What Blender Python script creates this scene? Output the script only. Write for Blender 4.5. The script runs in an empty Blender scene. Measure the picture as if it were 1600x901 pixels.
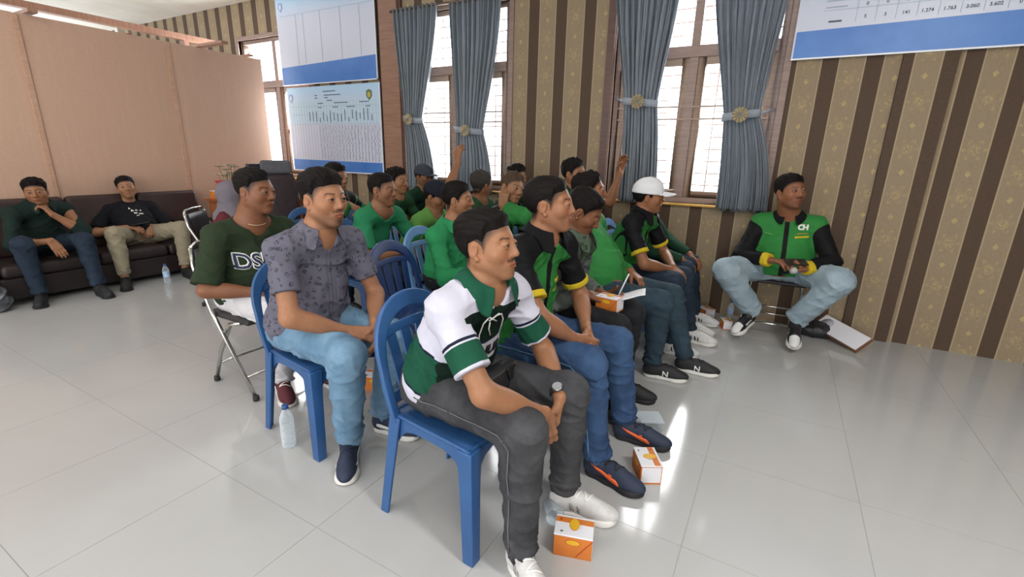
import bpy, bmesh, math, random
import numpy as np
from mathutils import Vector, Matrix

random.seed(7)
SC = bpy.context.scene
COL = SC.collection

# ------------------------------------------------------------------ camera
def make_camera():
    yaw, pit, rol = math.radians(-29.177), math.radians(-15.93), math.radians(1.379)
    f = Vector((math.sin(yaw) * math.cos(pit), math.cos(yaw) * math.cos(pit), math.sin(pit)))
    r = Vector((math.cos(yaw), -math.sin(yaw), 0))
    u = r.cross(f)
    r2 = r * math.cos(rol) + u * math.sin(rol)
    u2 = u * math.cos(rol) - r * math.sin(rol)
    cam = bpy.data.objects.new('camera', bpy.data.cameras.new('camera'))
    COL.objects.link(cam)
    m = Matrix((r2, u2, -f)).transposed().to_4x4()
    m.translation = Vector((0, 0, 1.34))
    cam.matrix_world = m
    cam.data.sensor_width = 36
    cam.data.lens = 733.5 / 1600 * 36
    cam.data.clip_start = 0.05
    SC.camera = cam
make_camera()

# ------------------------------------------------------------------ world, lights, exposure
W = bpy.data.worlds.new('sky')
SC.world = W
W.use_nodes = True
W.node_tree.nodes['Background'].inputs[0].default_value = (0.93, 0.97, 1.0, 1)
W.node_tree.nodes['Background'].inputs[1].default_value = 3.4

def area(name, loc, direction, sx, sy, power, col=(1, 1, 1)):
    l = bpy.data.lights.new(name, 'AREA')
    l.shape = 'RECTANGLE'; l.size = sx; l.size_y = sy; l.energy = power; l.color = col
    o = bpy.data.objects.new(name, l); COL.objects.link(o)
    o.location = loc
    o.rotation_euler = Vector(direction).to_track_quat('-Z', 'Y').to_euler()
    return o
# daylight entering through the three windows of the striped wall
for i, (x, w) in enumerate(((-6.3, 1.3), (-3.28, 1.35), (-0.81, 1.3))):
    area('window_daylight', (x, 4.75, 1.9), (0, -1, -0.15), w, 1.75, (270, 110, 118)[i], (0.97, 0.985, 1))
# added fill lights at the unseen openings of the south wall, behind the photographer
for x, p in ((-6.5, 26), (-3.0, 36), (0.5, 50)):
    area('south_fill_light', (x, -3.9, 1.6), (0, 1, -0.05), 2.4, 2.4, p, (1, 0.99, 0.985))
# added fill lights under the ceiling, where no lamps are seen
for x, y, p in ((-4.6, 0.6, 16), (-1.6, 0.6, 10), (1.4, 0.6, 66), (-4.6, -2.0, 10), (-1.6, -2.0, 12), (1.4, -2.0, 52)):
    area('ceiling_fill_light', (x, y, 3.17), (0, 0, -1), 1.2, 0.3, p, (1, 0.985, 0.97))

SC.view_settings.view_transform = 'Standard'
SC.view_settings.look = 'None'
SC.view_settings.gamma = 1
SC.view_settings.use_curve_mapping = False
SC.view_settings.exposure = 0.27
# ------------------------------------------------------------------ material helpers
def S(h):
    h = h.lstrip('#')
    out = []
    for i in (0, 2, 4):
        c = int(h[i:i + 2], 16) / 255
        out.append(c / 12.92 if c <= 0.04045 else ((c + 0.055) / 1.055) ** 2.4)
    return tuple(out)

class X:
    """a shader socket with arithmetic"""
    def __init__(s, t, sock): s.t = t; s.s = sock
    def m(s, op, b=None, c=None):
        n = s.t.nodes.new('ShaderNodeMath'); n.operation = op
        s.t.links.new(s.s, n.inputs[0])
        for i, v in ((1, b), (2, c)):
            if v is None: continue
            if isinstance(v, X): s.t.links.new(v.s, n.inputs[i])
            else: n.inputs[i].default_value = v
        return X(s.t, n.outputs[0])
    def __add__(s, b): return s.m('ADD', b)
    def __sub__(s, b): return s.m('SUBTRACT', b)
    def __mul__(s, b): return s.m('MULTIPLY', b)
    def __truediv__(s, b): return s.m('DIVIDE', b)
    def gt(s, b): return s.m('GREATER_THAN', b)
    def lt(s, b): return s.m('LESS_THAN', b)
    def mod(s, b): return s.m('FLOORED_MODULO', b)
    def abs(s): return s.m('ABSOLUTE')
    def between(s, a, b): return s.gt(a) * s.lt(b)

def mat(name, col=(0.5, 0.5, 0.5), rough=0.6, metal=0.0, spec=0.5):
    m = bpy.data.materials.new(name); m.use_nodes = True
    b = m.node_tree.nodes['Principled BSDF']
    b.inputs['Base Color'].default_value = (*col[:3], 1)
    b.inputs['Roughness'].default_value = rough
    b.inputs['Metallic'].default_value = metal
    b.inputs['Specular IOR Level'].default_value = spec
    return m
def bsdf(m): return m.node_tree.nodes['Principled BSDF']
def texco(m, out='Object'):
    return m.node_tree.nodes.new('ShaderNodeTexCoord').outputs[out]
def sep(m, sock):
    n = m.node_tree.nodes.new('ShaderNodeSeparateXYZ'); m.node_tree.links.new(sock, n.inputs[0])
    return [X(m.node_tree, n.outputs[i]) for i in range(3)]
def noise(m, scale=10, detail=3, rough=0.5, stretch=None, co=None):
    t = m.node_tree
    n = t.nodes.new('ShaderNodeTexNoise')
    n.inputs['Scale'].default_value = scale; n.inputs['Detail'].default_value = detail
    n.inputs['Roughness'].default_value = rough
    src = co or texco(m)
    if stretch:
        mp = t.nodes.new('ShaderNodeMapping'); mp.inputs['Scale'].default_value = stretch
        t.links.new(src, mp.inputs[0]); src = mp.outputs[0]
    t.links.new(src, n.inputs['Vector'])
    return X(t, n.outputs['Fac'])
def mixc(m, fac, a, b):
    t = m.node_tree
    n = t.nodes.new('ShaderNodeMix'); n.data_type = 'RGBA'
    for sock, v in ((n.inputs[0], fac), (n.inputs[6], a), (n.inputs[7], b)):
        if isinstance(v, X): t.links.new(v.s, sock)
        elif hasattr(v, 'is_linked'): t.links.new(v, sock)
        elif isinstance(v, (int, float)): sock.default_value = v
        else: sock.default_value = (*v[:3], 1)
    return n.outputs[2]
def setcol(m, sock): m.node_tree.links.new(sock, bsdf(m).inputs['Base Color'])
def bump(m, h, strength=0.2, dist=0.01):
    t = m.node_tree
    n = t.nodes.new('ShaderNodeBump'); n.inputs['Strength'].default_value = strength
    n.inputs['Distance'].default_value = dist
    t.links.new(h.s, n.inputs['Height']); t.links.new(n.outputs[0], bsdf(m).inputs['Normal'])
def mottled(name, c1, c2, scale=8, rough=0.6, bmp=0.0, stretch=None, spec=0.5, metal=0.0, detail=4):
    m = mat(name, c1, rough, metal, spec)
    n = noise(m, scale, detail, 0.6, stretch)
    setcol(m, mixc(m, (n - 0.3) * 2.2, c1, c2))
    if bmp: bump(m, n, bmp)
    return m
def fabric(name, c, rough=0.85, var=0.18, weave=900):
    m = mat(name, c, rough, 0, 0.10)
    n = noise(m, 14, 4, 0.6)
    w = noise(m, weave, 1, 0.5)
    d = tuple(x * (1 - var) for x in c); l = tuple(min(1, x * (1 + var)) for x in c)
    setcol(m, mixc(m, n, d, l))
    bump(m, w, 0.12, 0.002)
    return m
def wood(name, c1, c2, scale=3, stretch=(1, 1, 12), rough=0.5):
    m = mat(name, c1, rough)
    n = noise(m, scale, 6, 0.65, stretch)
    setcol(m, mixc(m, (n - 0.35) * 3, c1, c2))
    return m

MATS = {}
def G(key, fn, *a, **k):
    if key not in MATS: MATS[key] = fn(key, *a, **k)
    return MATS[key]

# ------------------------------------------------------------------ object helpers
def link(name, me, parent=None, loc=None, rot=None):
    o = bpy.data.objects.new(name, me); COL.objects.link(o)
    if parent is not None: o.parent = parent
    if loc is not None: o.location = loc
    if rot is not None: o.rotation_euler = rot
    return o
def tag(o, label, cat, group=None):
    o['label'] = label; o['category'] = cat
    if group: o['group'] = group
    return o
def struct(o): o['kind'] = 'structure'; return o
def empty(name, loc=(0, 0, 0), rz=0.0):
    o = link(name, None, None, loc, (0, 0, rz)); o.empty_display_size = 0.1
    return o
class MB:
    """collects shapes of ONE object"""
    def __init__(s): s.v = []; s.f = []; s.mi = []; s.sm = []
    def add(s, v, f, mi=0, smooth=False):
        o = len(s.v); s.v += [tuple(p) for p in v]
        s.f += [tuple(i + o for i in q) for q in f]
        s.mi += [mi] * len(f); s.sm += [smooth] * len(f)
        return s
    def box(s, lo, hi, mi=0, M=None):
        x0, y0, z0 = lo; x1, y1, z1 = hi
        v = [(x0, y0, z0), (x1, y0, z0), (x1, y1, z0), (x0, y1, z0), (x0, y0, z1), (x1, y0, z1), (x1, y1, z1), (x0, y1, z1)]
        if M is not None: v = [tuple(M @ Vector(p)) for p in v]
        return s.add(v, [(0, 3, 2, 1), (4, 5, 6, 7), (0, 1, 5, 4), (1, 2, 6, 5), (2, 3, 7, 6), (3, 0, 4, 7)], mi)
    def rings(s, rings, mi=0, smooth=True, cap=True, closed=True):
        n = len(rings[0]); v = [p for r in rings for p in r]; f = []
        for i in range(len(rings) - 1):
            for j in range(n if closed else n - 1):
                k = (j + 1) % n
                f.append((i * n + j, i * n + k, (i + 1) * n + k, (i + 1) * n + j))
        s.add(v, f, mi, smooth)
        if cap and closed:
            s.add(rings[0], [tuple(range(n))[::-1]], mi); s.add(rings[-1], [tuple(range(n))], mi)
        return s
    def tube(s, pts, r, n=10, mi=0, smooth=True, cap=True):
        pts = [Vector(p) for p in pts]; rr = r if isinstance(r, (list, tuple)) else [r] * len(pts)
        rings = []; ref = None
        for i, p in enumerate(pts):
            t = (pts[min(i + 1, len(pts) - 1)] - pts[max(i - 1, 0)]).normalized()
            if ref is None: ref = Vector((0, 0, 1)) if abs(t.z) < 0.9 else Vector((1, 0, 0))
            a = t.cross(ref).normalized(); b = t.cross(a).normalized(); ref = -b if (-b).dot(ref) > 0 else b
            rings.append([tuple(p + a * math.cos(2 * math.pi * k / n) * rr[i] + b * math.sin(2 * math.pi * k / n) * rr[i]) for k in range(n)])
        return s.rings(rings, mi, smooth, cap)
    def lathe(s, prof, n=20, mi=0, center=(0, 0, 0), smooth=True):
        cx, cy, cz = center
        return s.rings([[(cx + r * math.cos(2 * math.pi * k / n), cy + r * math.sin(2 * math.pi * k / n), cz + z) for k in range(n)] for r, z in prof], mi, smooth)
    def prism(s, poly, t0, t1, M=None, mi=0):
        """polygon in local xy extruded along z"""
        n = len(poly)
        v = [(x, y, t0) for x, y in poly] + [(x, y, t1) for x, y in poly]
        if M is not None: v = [tuple(M @ Vector(p)) for p in v]
        f = [tuple(range(n))[::-1], tuple(range(n, 2 * n))] + [(i, (i + 1) % n, n + (i + 1) % n, n + i) for i in range(n)]
        return s.add(v, f, mi)
    def grid(s, P, mi=0, smooth=True):
        r = len(P); c = len(P[0])
        return s.add([p for row in P for p in row], [(i * c + j, i * c + j + 1, (i + 1) * c + j + 1, (i + 1) * c + j) for i in range(r - 1) for j in range(c - 1)], mi, smooth)
    def mesh(s, name, mats):
        me = bpy.data.meshes.new(name); me.from_pydata(s.v, [], s.f)
        for m in (mats if isinstance(mats, (list, tuple)) else [mats]): me.materials.append(m)
        me.polygons.foreach_set('material_index', s.mi); me.polygons.foreach_set('use_smooth', s.sm)
        bm = bmesh.new(); bm.from_mesh(me); bmesh.ops.remove_doubles(bm, verts=bm.verts, dist=1e-6)
        bmesh.ops.recalc_face_normals(bm, faces=bm.faces); bm.to_mesh(me); bm.free()
        return me
    def build(s, name, mats, parent=None, loc=None, rot=None, bevel=0.0, seg=2):
        o = link(name, s.mesh(name, mats), parent, loc, rot)
        if bevel: bev(o, bevel, seg)
        return o
def bev(o, w, seg=2):
    md = o.modifiers.new('bevel', 'BEVEL'); md.width = w; md.segments = seg; md.limit_method = 'ANGLE'; md.angle_limit = 0.6
    md.harden_normals = False
    for p in o.data.polygons: p.use_smooth = True
    md2 = o.modifiers.new('wn', 'WEIGHTED_NORMAL'); md2.keep_sharp = True
def boxo(name, lo, hi, m, parent=None, bevel=0.0, loc=None, rot=None):
    return MB().box(lo, hi).build(name, m, parent, loc, rot, bevel)
def copy_tree(o, parent=None):
    c = o.copy(); COL.objects.link(c); c.parent = parent
    for ch in list(o.children): copy_tree(ch, c)
    return c
_txt = {}
def text_mesh(s, size, extr=0.0, bold=0.0, align='LEFT', spacing=1.0, line=1.0):
    cu = bpy.data.curves.new('lettering', 'FONT'); cu.body = s; cu.size = size; cu.extrude = extr; cu.offset = bold
    cu.align_x = align; cu.space_character = spacing; cu.space_line = line; cu.resolution_u = 3
    o = bpy.data.objects.new('lettering', cu); COL.objects.link(o)
    bpy.context.view_layer.update()
    me = bpy.data.meshes.new_from_object(o.evaluated_get(bpy.context.evaluated_depsgraph_get()))
    bpy.data.objects.remove(o); return me
# ------------------------------------------------------------------ the room
WY = 4.45          # face of the striped wall
CEIL = 3.25
PX = -6.12         # face of the plywood partition
TX, TY = 0.592, 0.609
m_tile = mat('glossy_tile', S('c9c6c1'), 0.07, 0, 0.5)
def _t(m):
    n = noise(m, 1.1, 4, 0.6, co=m.node_tree.nodes.new('ShaderNodeNewGeometry').outputs['Position'])
    n2 = noise(m, 60, 2, 0.5)
    setcol(m, mixc(m, n, S('a5a5a4'), S('b4b4b3')))
    r = (n * 0.10) + 0.05
    m.node_tree.links.new(r.s, bsdf(m).inputs['Roughness'])
_t(m_tile)
m_grout = mat('grout', S('9b9793'), 0.8)
floor = struct(boxo('floor', (-11.5, -4.0, -0.12), (4.6, 4.6, -0.0015), m_grout))
tm = None
g = 0.0010
for i in range(-16, 4):
    for j in range(-1, 7):
        x0 = -0.119 + TX * i; y0 = 0.289 + TY * j
        if y0 + TY > WY + 0.05: continue
        if tm is None:
            tm = MB().box((g, g, -0.01), (TX - g, TY - g, 0)).mesh('tile', m_tile)
        o = link('tile', tm, floor, (x0, y0, 0))
# strips of the floor beyond the single tiles (outside the picture or cut along the wall)
cut = MB()
for i in range(-16, 8):
    x0 = -0.119 + TX * i
    y0 = 0.289 + TY * 6
    cut.box((x0 + g, y0 + g, -0.01), (x0 + TX - g, WY, 0))
    for j in range(-7, 7):
        if j >= -1 and i < 4: continue
        yy = 0.289 + TY * j
        if yy + TY > WY + .05: continue
        cut.box((x0 + g, yy + g, -0.01), (x0 + TX - g, yy + TY - g, 0))
o = cut.build('tile_border', m_tile, floor); o['kind'] = 'stuff'

# striped damask wallpaper; x-phase and period are measured for each stretch of wall
def wallpaper(name, start, period, light):
    m = mat(name, (0.3, 0.25, 0.2), 0.75, 0, 0.25)
    x, y, z = sep(m, texco(m))
    k = ((x - start) / period)
    u = k.mod(1.0) * period                      # metres into the light stripe
    col = k.m('FLOOR')
    is_l = u.lt(light)
    edge = is_l * ((u.lt(0.009)).m('MAXIMUM', u.gt(light - 0.009)))
    # motif: rosettes of pointed leaves, every second column shifted
    zz = (z + col.mod(2.0) * 0.16).mod(0.32) - 0.16
    uu = u - light / 2
    r = (uu * uu + zz * zz * 0.72).m('SQRT')
    th = zz.m('ARCTAN2', uu)
    pet = (th * 6.0).m('COSINE') * 0.5 + 0.5
    R = pet * 0.030 + 0.036
    vein = noise(m, 75, 3, 0.65)
    ring = (r.lt(R) * r.gt(0.008)) * ((vein - .40) * 5.0).m('MAXIMUM', 0.0).m('MINIMUM', 1.0) * (r * 40.0).m('COSINE').abs()
    # small diamond between the rosettes
    z2 = (zz.abs() - 0.16).abs()
    dia = (uu.abs() + z2 * 0.8).lt(0.018) * vein.gt(0.42)
    grain = noise(m, 350, 1, 0.5, (1, 1, 0.15))
    grain2 = noise(m, 300, 1, 0.5, (0.15, 1, 1))
    c_l = mixc(m, grain, S('7f7059'), S('988770'))
    c_d = mixc(m, grain2, S('46372c'), S('58473a'))
    c = mixc(m, is_l, c_d, c_l)
    c = mixc(m, is_l * ring.m('MAXIMUM', dia) * 0.7, c, S('b5a06c'))
    c = mixc(m, edge * 0.8, c, S('a39274'))
    setcol(m, c)
    bump(m, grain + ring * 0.5, 0.15, 0.002)
    return m
wpL = wallpaper('wallpaper_left', -2.258, 0.284, 0.175)
wpR = wallpaper('wallpaper_right', -0.055, 0.268, 0.165)
wpP = wallpaper('wallpaper_pilaster', 0.645, 0.268, 0.158)
wpE = wallpaper('wallpaper_end', 1.016, 0.250, 0.155)
WINS = [(-7.0, -5.55), (-3.97, -2.58), (-1.48, -0.14)]
ZB, ZT = 0.955, 2.78
mb = MB()
xs = [-11.5] + [v for w in WINS for v in w]
mats_w = [wpL, wpR, wpE]
for i in range(0, len(xs) - 0, 2):
    x0 = xs[i]; x1 = xs[i + 1] if i + 1 < len(xs) else 0.62
    mb.box((x0, WY, 0), (x1, WY + 0.16, CEIL), 1 if i == 6 else 0)
for a, b in WINS:
    mb.box((a, WY, 0), (b, WY + 0.16, ZB), 1 if a > -2 else 0); mb.box((a, WY, ZT), (b, WY + 0.16, CEIL), 1 if a > -2 else 0)
mb.box((0.62, WY, 0), (4.6, WY + 0.16, CEIL), 2)
wall = struct(mb.build('wall_north', mats_w))
struct(boxo('trim_1', (0.585, WY - 0.035, 0), (0.885, WY, CEIL), wpP))          # shallow pilaster with its own paper
m_plaster = mottled('painted_plaster', S('d9d4cb'), S('cbc5bb'), 3, 0.9)
m_ceil = mottled('ceiling_paint', S('e6e3dc'), S('d6d2c8'), 2.5, 0.95)
m_brown = wallpaper('wallpaper_side', 0.0, 0.27, 0.17)
struct(boxo('ceiling', (-11.5, -4.2, CEIL), (4.6, 4.61, CEIL + 0.12), m_ceil))
struct(boxo('wall_east', (4.45, -4.0, 0), (4.6, 4.45, CEIL), m_brown))
mb = MB()
for a, b in ((-9.8, -7.8), (-5.2, -4.3), (-1.7, -0.8), (1.8, 4.45)): mb.box((a, -4.15, 0), (b, -4.0, CEIL))
for a, b in ((-7.8, -5.2), (-4.3, -1.7), (-0.8, 1.8)): mb.box((a, -4.15, 2.9), (b, -4.0, CEIL)); mb.box((a, -4.15, 0), (b, -4.0, 0.3))
struct(mb.build('wall_south', m_plaster))

# plywood partition: sheets 1.21 m wide with cover battens
m_ply = mat('plywood', S('b08a6c'), 0.75)
def _p(m):
    n = noise(m, 90, 4, 0.7); n2 = noise(m, 2, 4, 0.6); n3 = noise(m, 30, 3, .6, (1, 1, 0.08))
    c = mixc(m, n2, S('d6b29c'), S('e0bfac'))
    c = mixc(m, (n - 0.35) * 0.7, S('bb9882'), c)
    setcol(m, mixc(m, (n3 - .45) * .25, c, S('e2c4b2')))
    bump(m, n, 0.15, 0.002)
_p(m_ply)
m_batten = wood('batten_wood', S('c09a82'), S('b08a72'), 6)
m_beam = wood('rough_timber', S('a8806a'), S('8a6654'), 6, (1, 12, 1))
part = struct(MB().box((PX - 0.05, -4.0, 0.0), (PX - 0.012, 4.12, 2.4)).build('wall_partition', m_beam))
for k, (a, b) in enumerate(((-4.0, -3.01), (-3.0, -1.8), (-1.79, -0.59), (-0.58, 0.63), (0.64, 1.845), (1.855, 3.055), (3.065, 4.16))):
    boxo('plywood_sheet', (PX - 0.012, a, 0.0), (PX, b, 2.44), m_ply, part)
for y in (0.635, 1.85, 3.06):
    boxo('batten', (PX, y - 0.022, 0), (PX + 0.014, y + 0.022, 2.43), m_batten, part, 0.003)
boxo('top_rail', (PX - 0.05, -4, 2.405), (PX - 0.0125, 4.12, 2.435), m_batten, part)
# timbers lying across and above the partition
for nm, M0, sz, lab in (
    ('timber_beam', (-6.75, 0.35, 2.605), (0.05, 3.6, 0.065), 'long rough timber beam running above the plywood partition'),
    ('timber_beam', (-6.42, 1.95, 2.445), (0.42, 0.035, 0.03), 'short timber laid across the partition top at far left'),
    ('timber_beam', (-6.28, 2.72, 2.445), (0.2, 0.018, 0.012), 'thin dark stick laid across the middle of partition top'),
    ('timber_beam', (-6.25, 3.42, 2.445), (0.62, 0.04, 0.03), 'longest timber laid across the partition near the window'),
    ('timber_beam', (-6.2, 3.98, 2.445), (0.16, 0.03, 0.02), 'short timber stub at the window end of partition top')):
    o = MB().box((-sz[0], -sz[1], 0), sz).build(nm, m_beam, None, M0, None, 0.004)
    tag(o, lab, 'beam', 'timbers on the partition')
# cross posts that hold the long beam up
o = boxo('beam_post', (-6.78, 3.57, 0), (-6.72, 3.63, 2.605), m_beam); tag(o, 'timber post behind the partition holding the long beam', 'post')
# west wall of the back room with its long window band
mb = MB().box((-9.9, -4.0, 0), (-9.8, 4.45, 1.2)).box((-9.9, -4.0, 3.22), (-9.8, 4.45, CEIL))
for y in (-4.0, -2.5, -1.0, .5, 2.0, 4.2): mb.box((-9.9, y, 1.2), (-9.8, y + .1, 3.22))
struct(mb.build('wall_back', m_plaster))
# brown wooden post by the boards
m_post = wood('post_wood', S('93705c'), S('7d5c4a'), 4)
o = struct(boxo('trim_2', (-4.27, WY - 0.05, 0), (-4.0, WY, CEIL), m_post, None, 0.004))
m_dkwood = wood('dark_wood', S('5d4034'), S('47302a'), 5)
struct(boxo('trim_3', (-4.0, WY - 0.03, 0), (-3.955, WY, CEIL), m_dkwood))
struct(boxo('trim_4', (-1.56, WY - 0.035, 0.6), (-1.49, WY, CEIL), m_dkwood))

# ------------------------------------------------------------------ windows
m_frame = wood('window_frame_wood', S('8d776c'), S('7a645b'), 4)
m_sash = wood('sash_wood', S('97806f'), S('806b5e'), 4)
m_bar = mat('grille_steel', S('8a7468'), 0.5, 0.2)
m_sill = mat('yellow_sill', S('c79a45'), 0.5)
m_glass = bpy.data.materials.new('window_glass'); m_glass.use_nodes = True
def _g(m):
    t = m.node_tree; t.nodes.clear()
    o = t.nodes.new('ShaderNodeOutputMaterial'); a = t.nodes.new('ShaderNodeBsdfTransparent'); b = t.nodes.new('ShaderNodeBsdfGlossy')
    b.inputs['Roughness'].default_value = 0.02
    lw = t.nodes.new('ShaderNodeLayerWeight'); lw.inputs[0].default_value = .5
    pw = t.nodes.new('ShaderNodeMath'); pw.operation = 'POWER'; pw.inputs[1].default_value = 4
    f = t.nodes.new('ShaderNodeMath'); f.operation = 'MULTIPLY_ADD'; f.inputs[1].default_value = .5; f.inputs[2].default_value = .03
    t.links.new(lw.outputs['Facing'], pw.inputs[0]); t.links.new(pw.outputs[0], f.inputs[0])
    mx = t.nodes.new('ShaderNodeMixShader')
    t.links.new(f.outputs[0], mx.inputs[0]); t.links.new(a.outputs[0], mx.inputs[1]); t.links.new(b.outputs[0], mx.inputs[2]); t.links.new(mx.outputs[0], o.inputs[0])
_g(m_glass)
ZR = 2.2
for wi, (a, b) in enumerate(WINS):
    mb = MB(); y0, y1 = WY + 0.03, WY + 0.12
    mb.box((a, y0, ZB), (a + 0.05, y1, ZT)); mb.box((b - 0.05, y0, ZB), (b, y1, ZT))
    mb.box((a + .05, y0, ZB), (b - .05, y1, ZB + 0.05)); mb.box((a + .05, y0, ZT - 0.05), (b - .05, y1, ZT))
    mb.box((a + .05, y0 - .005, ZR - 0.045), (b - .05, y1, ZR + 0.045))
    c = (a + b) / 2
    mb.box((c - 0.035, y0 - .004, ZB + .05), (c + 0.035, y1 + .002, ZR - .045)); mb.box((c - 0.035, y0 - .004, ZR + .045), (c + 0.035, y1 + .002, ZT - .05))
    fr = struct(mb.build('window_%d' % (wi + 1), m_frame, None, None, None, 0.004))
    for s0, s1 in ((a + 0.05, c - 0.035), (c + 0.035, b - 0.05)):
        m2 = MB(); ya, yb = WY + 0.05, WY + 0.085; z0, z1 = ZB + 0.05, ZR - 0.045; t = 0.06
        m2.box((s0, ya, z0), (s0 + t, yb, z1)); m2.box((s1 - t, ya, z0), (s1, yb, z1))
        m2.box((s0 + t, ya, z0), (s1 - t, yb, z0 + t)); m2.box((s0 + t, ya, z1 - t), (s1 - t, yb, z1))
        m2.build('sash', m_sash, fr, None, None, 0.003)
        boxo('pane', (s0 + t, WY + 0.066, z0 + t), (s1 - t, WY + 0.070, z1 - t), m_glass, fr)
        boxo('pane', (s0, WY + 0.066, ZR + 0.045), (s1, WY + 0.070, ZT - 0.05), m_glass, fr)
        zz = ZB + 0.16
        while zz < ZT - 0.1:
            if abs(zz - ZR) > 0.06:
                MB().tube([(s0, WY + 0.105, zz), (s1, WY + 0.105, zz)], 0.0055, 6).build('grille_bar', m_bar, fr)
            zz += 0.102
        for q in (0.28, 0.72):
            xx = s0 + (s1 - s0) * q
            if wi == 2 and q > .5: continue
            MB().tube([(xx, WY + 0.115, ZB + 0.05), (xx, WY + 0.115, ZT - 0.05)], 0.006, 6).build('grille_bar', m_bar, fr)
    # flat cross straps of the grille at mid height
    for zz in (1.66, 1.76):
        boxo('grille_strap', (a + 0.05, WY + 0.022, zz), (b - 0.05, WY + 0.03, zz + 0.014), m_bar, fr) if wi else None
    boxo('window_sill', (a - 0.03, WY - 0.045, ZB - 0.018), (b + 0.03, WY + 0.03, ZB), m_sill, fr, 0.004)
    # inner casing
    m3 = MB(); m3.box((a - 0.05, WY - 0.012, ZB), (a, WY + 0.03, ZT + 0.05)); m3.box((b, WY - 0.012, ZB), (b + 0.05, WY + 0.03, ZT + 0.05))
    m3.box((a, WY - 0.012, ZT), (b, WY + 0.03, ZT + 0.05)); m3.build('casing', m_frame, fr)

# ------------------------------------------------------------------ curtains
m_curt = mat('curtain_cloth', S('5b6671'), 0.6, 0, 0.4)
def _c(m):
    n = noise(m, 40, 3, 0.6, (1, 1, 0.2)); n2 = noise(m, 700, 1)
    setcol(m, mixc(m, n, S('6e757c'), S('959ba1')))
    bump(m, n2, 0.1, 0.002)
    t = m.node_tree; tr = t.nodes.new('ShaderNodeBsdfTranslucent'); tr.inputs[0].default_value = (*S('8d98a4'), 1)
    mx = t.nodes.new('ShaderNodeMixShader'); mx.inputs[0].default_value = .22
    out = [q for q in t.nodes if q.type == 'OUTPUT_MATERIAL'][0]
    t.links.new(bsdf(m).outputs[0], mx.inputs[1]); t.links.new(tr.outputs[0], mx.inputs[2]); t.links.new(mx.outputs[0], out.inputs[0])
_c(m_curt)
m_gold = mottled('gold_satin', S('c4b795'), S('9c8c68'), 25, 0.4)
m_band = fabric('tie_band', S('9097a2'))
m_rod = mat('curtain_rod', S('6a5a50'), 0.4, 0.5)
def curtain(cx_top, w_top, cx_tie, w_tie, cx_bot, w_bot, z_top, z_tie, z_bot, side, label, seed, flower=True):
    rnd = random.Random(seed)
    root = empty('curtain', (cx_tie, WY - 0.09, 0))
    n = 240; rows = 60; pl = 10; P = []
    ph = [rnd.uniform(-0.5, 0.5) for _ in range(20)]
    yb = 0.0
    for i in range(rows + 1):
        v = i / rows; z = z_top + (z_bot - z_top) * v
        vt = (z_top - z_tie) / (z_top - z_bot)
        if v < vt:
            q = v / vt; e = q ** 1.7
            cx = cx_top + (cx_tie - cx_top) * e; w = w_top + (w_tie - w_top) * (e * (2 - e) * .5 + e * .5)
        else:
            q = (v - vt) / (1 - vt); e = 1 - (1 - q) ** 2
            cx = cx_tie + (cx_bot - cx_tie) * e; w = w_tie + (w_bot - w_tie) * e
        amp = 0.018 + 0.024 * (1 - math.exp(-((v - vt) * 5) ** 2)) * (0.45 + v)
        row = []
        for j in range(n + 1):
            u = j / n
            a = 2 * math.pi * (pl * u + 0.12 * math.sin(5 * v + ph[0] * 6) * math.sin(math.pi * u))
            d = amp * (1.6 * abs(math.sin(a / 2 + ph[4])) - .8 + 0.5 * math.sin(a) + 0.35 * math.sin(2.3 * a + ph[1] * 9 + v * 2) + 0.2 * math.sin(5.1 * a + ph[2] * 7))
            x = cx + (u - 0.5) * w + 0.25 * amp * math.cos(a) * min(1, v * 4)
            zz = z + (0.012 * math.sin(a * .5 + ph[3]) if i == rows else 0)
            row.append((x - cx_tie, d + yb, zz))
        P.append(row)
    o = MB().grid(P).build('drape', m_curt, root)
    md = o.modifiers.new('thick', 'SOLIDIFY'); md.thickness = 0.003
    # band
    pts = []
    for k in range(25):
        a = 2 * math.pi * k / 24
        pts.append((math.cos(a) * (w_tie / 2 + 0.012), math.sin(a) * 0.062))
    mb = MB(); mb.rings([[(x, y, z_tie - 0.03 + 0.03 * (x * side) / w_tie) for x, y in pts[:-1]], [(x, y, z_tie + 0.03 + 0.03 * (x * side) / w_tie) for x, y in pts[:-1]]], cap=False)
    ob = mb.build('tieback', m_band, root); md = ob.modifiers.new('t', 'SOLIDIFY'); md.thickness = 0.004
    MB().tube([(side * w_tie / 2, 0.0, z_tie + 0.01), (side * (w_tie / 2 + 0.1), 0.09, z_tie + 0.05)], 0.009, 6).build('tieback_cord', m_band, root)
    # rosette of folded gold ribbon
    mb = MB(); rp = 0.055
    for k in range(12):
        a0 = 2 * math.pi * k / 12; a1 = a0 + 2 * math.pi / 12 * 0.92; am = (a0 + a1) / 2
        c = (0, -0.085, z_tie)
        def pt(a, r, y): return (c[0] + math.cos(a) * r, c[1] + y, c[2] + math.sin(a) * r)
        mb.add([pt(am, 0.008, -0.012), pt(a0, rp, 0.006), pt(am, rp * 1.08, -0.016), pt(a1, rp, 0.006), pt(am, 0.02, 0.014)], [(0, 1, 2), (0, 2, 3), (1, 4, 3, 2)], 0, False)
    mb.lathe([(0.001, -0.006), (0.012, -0.004), (0.012, 0.004), (0.001, 0.006)], 10)
    ro = mb.build('rosette', m_gold, root); ro['kind'] = 'stuff'
    tag(root, label, 'curtain', 'grey blue curtains tied at the windows')
    return root
curtain(-3.70, 0.60, -3.77, 0.26, -3.66, 0.40, 2.83, 1.69, 0.93, -1, 'grey-blue curtain next to the brown wooden post', 1)
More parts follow.
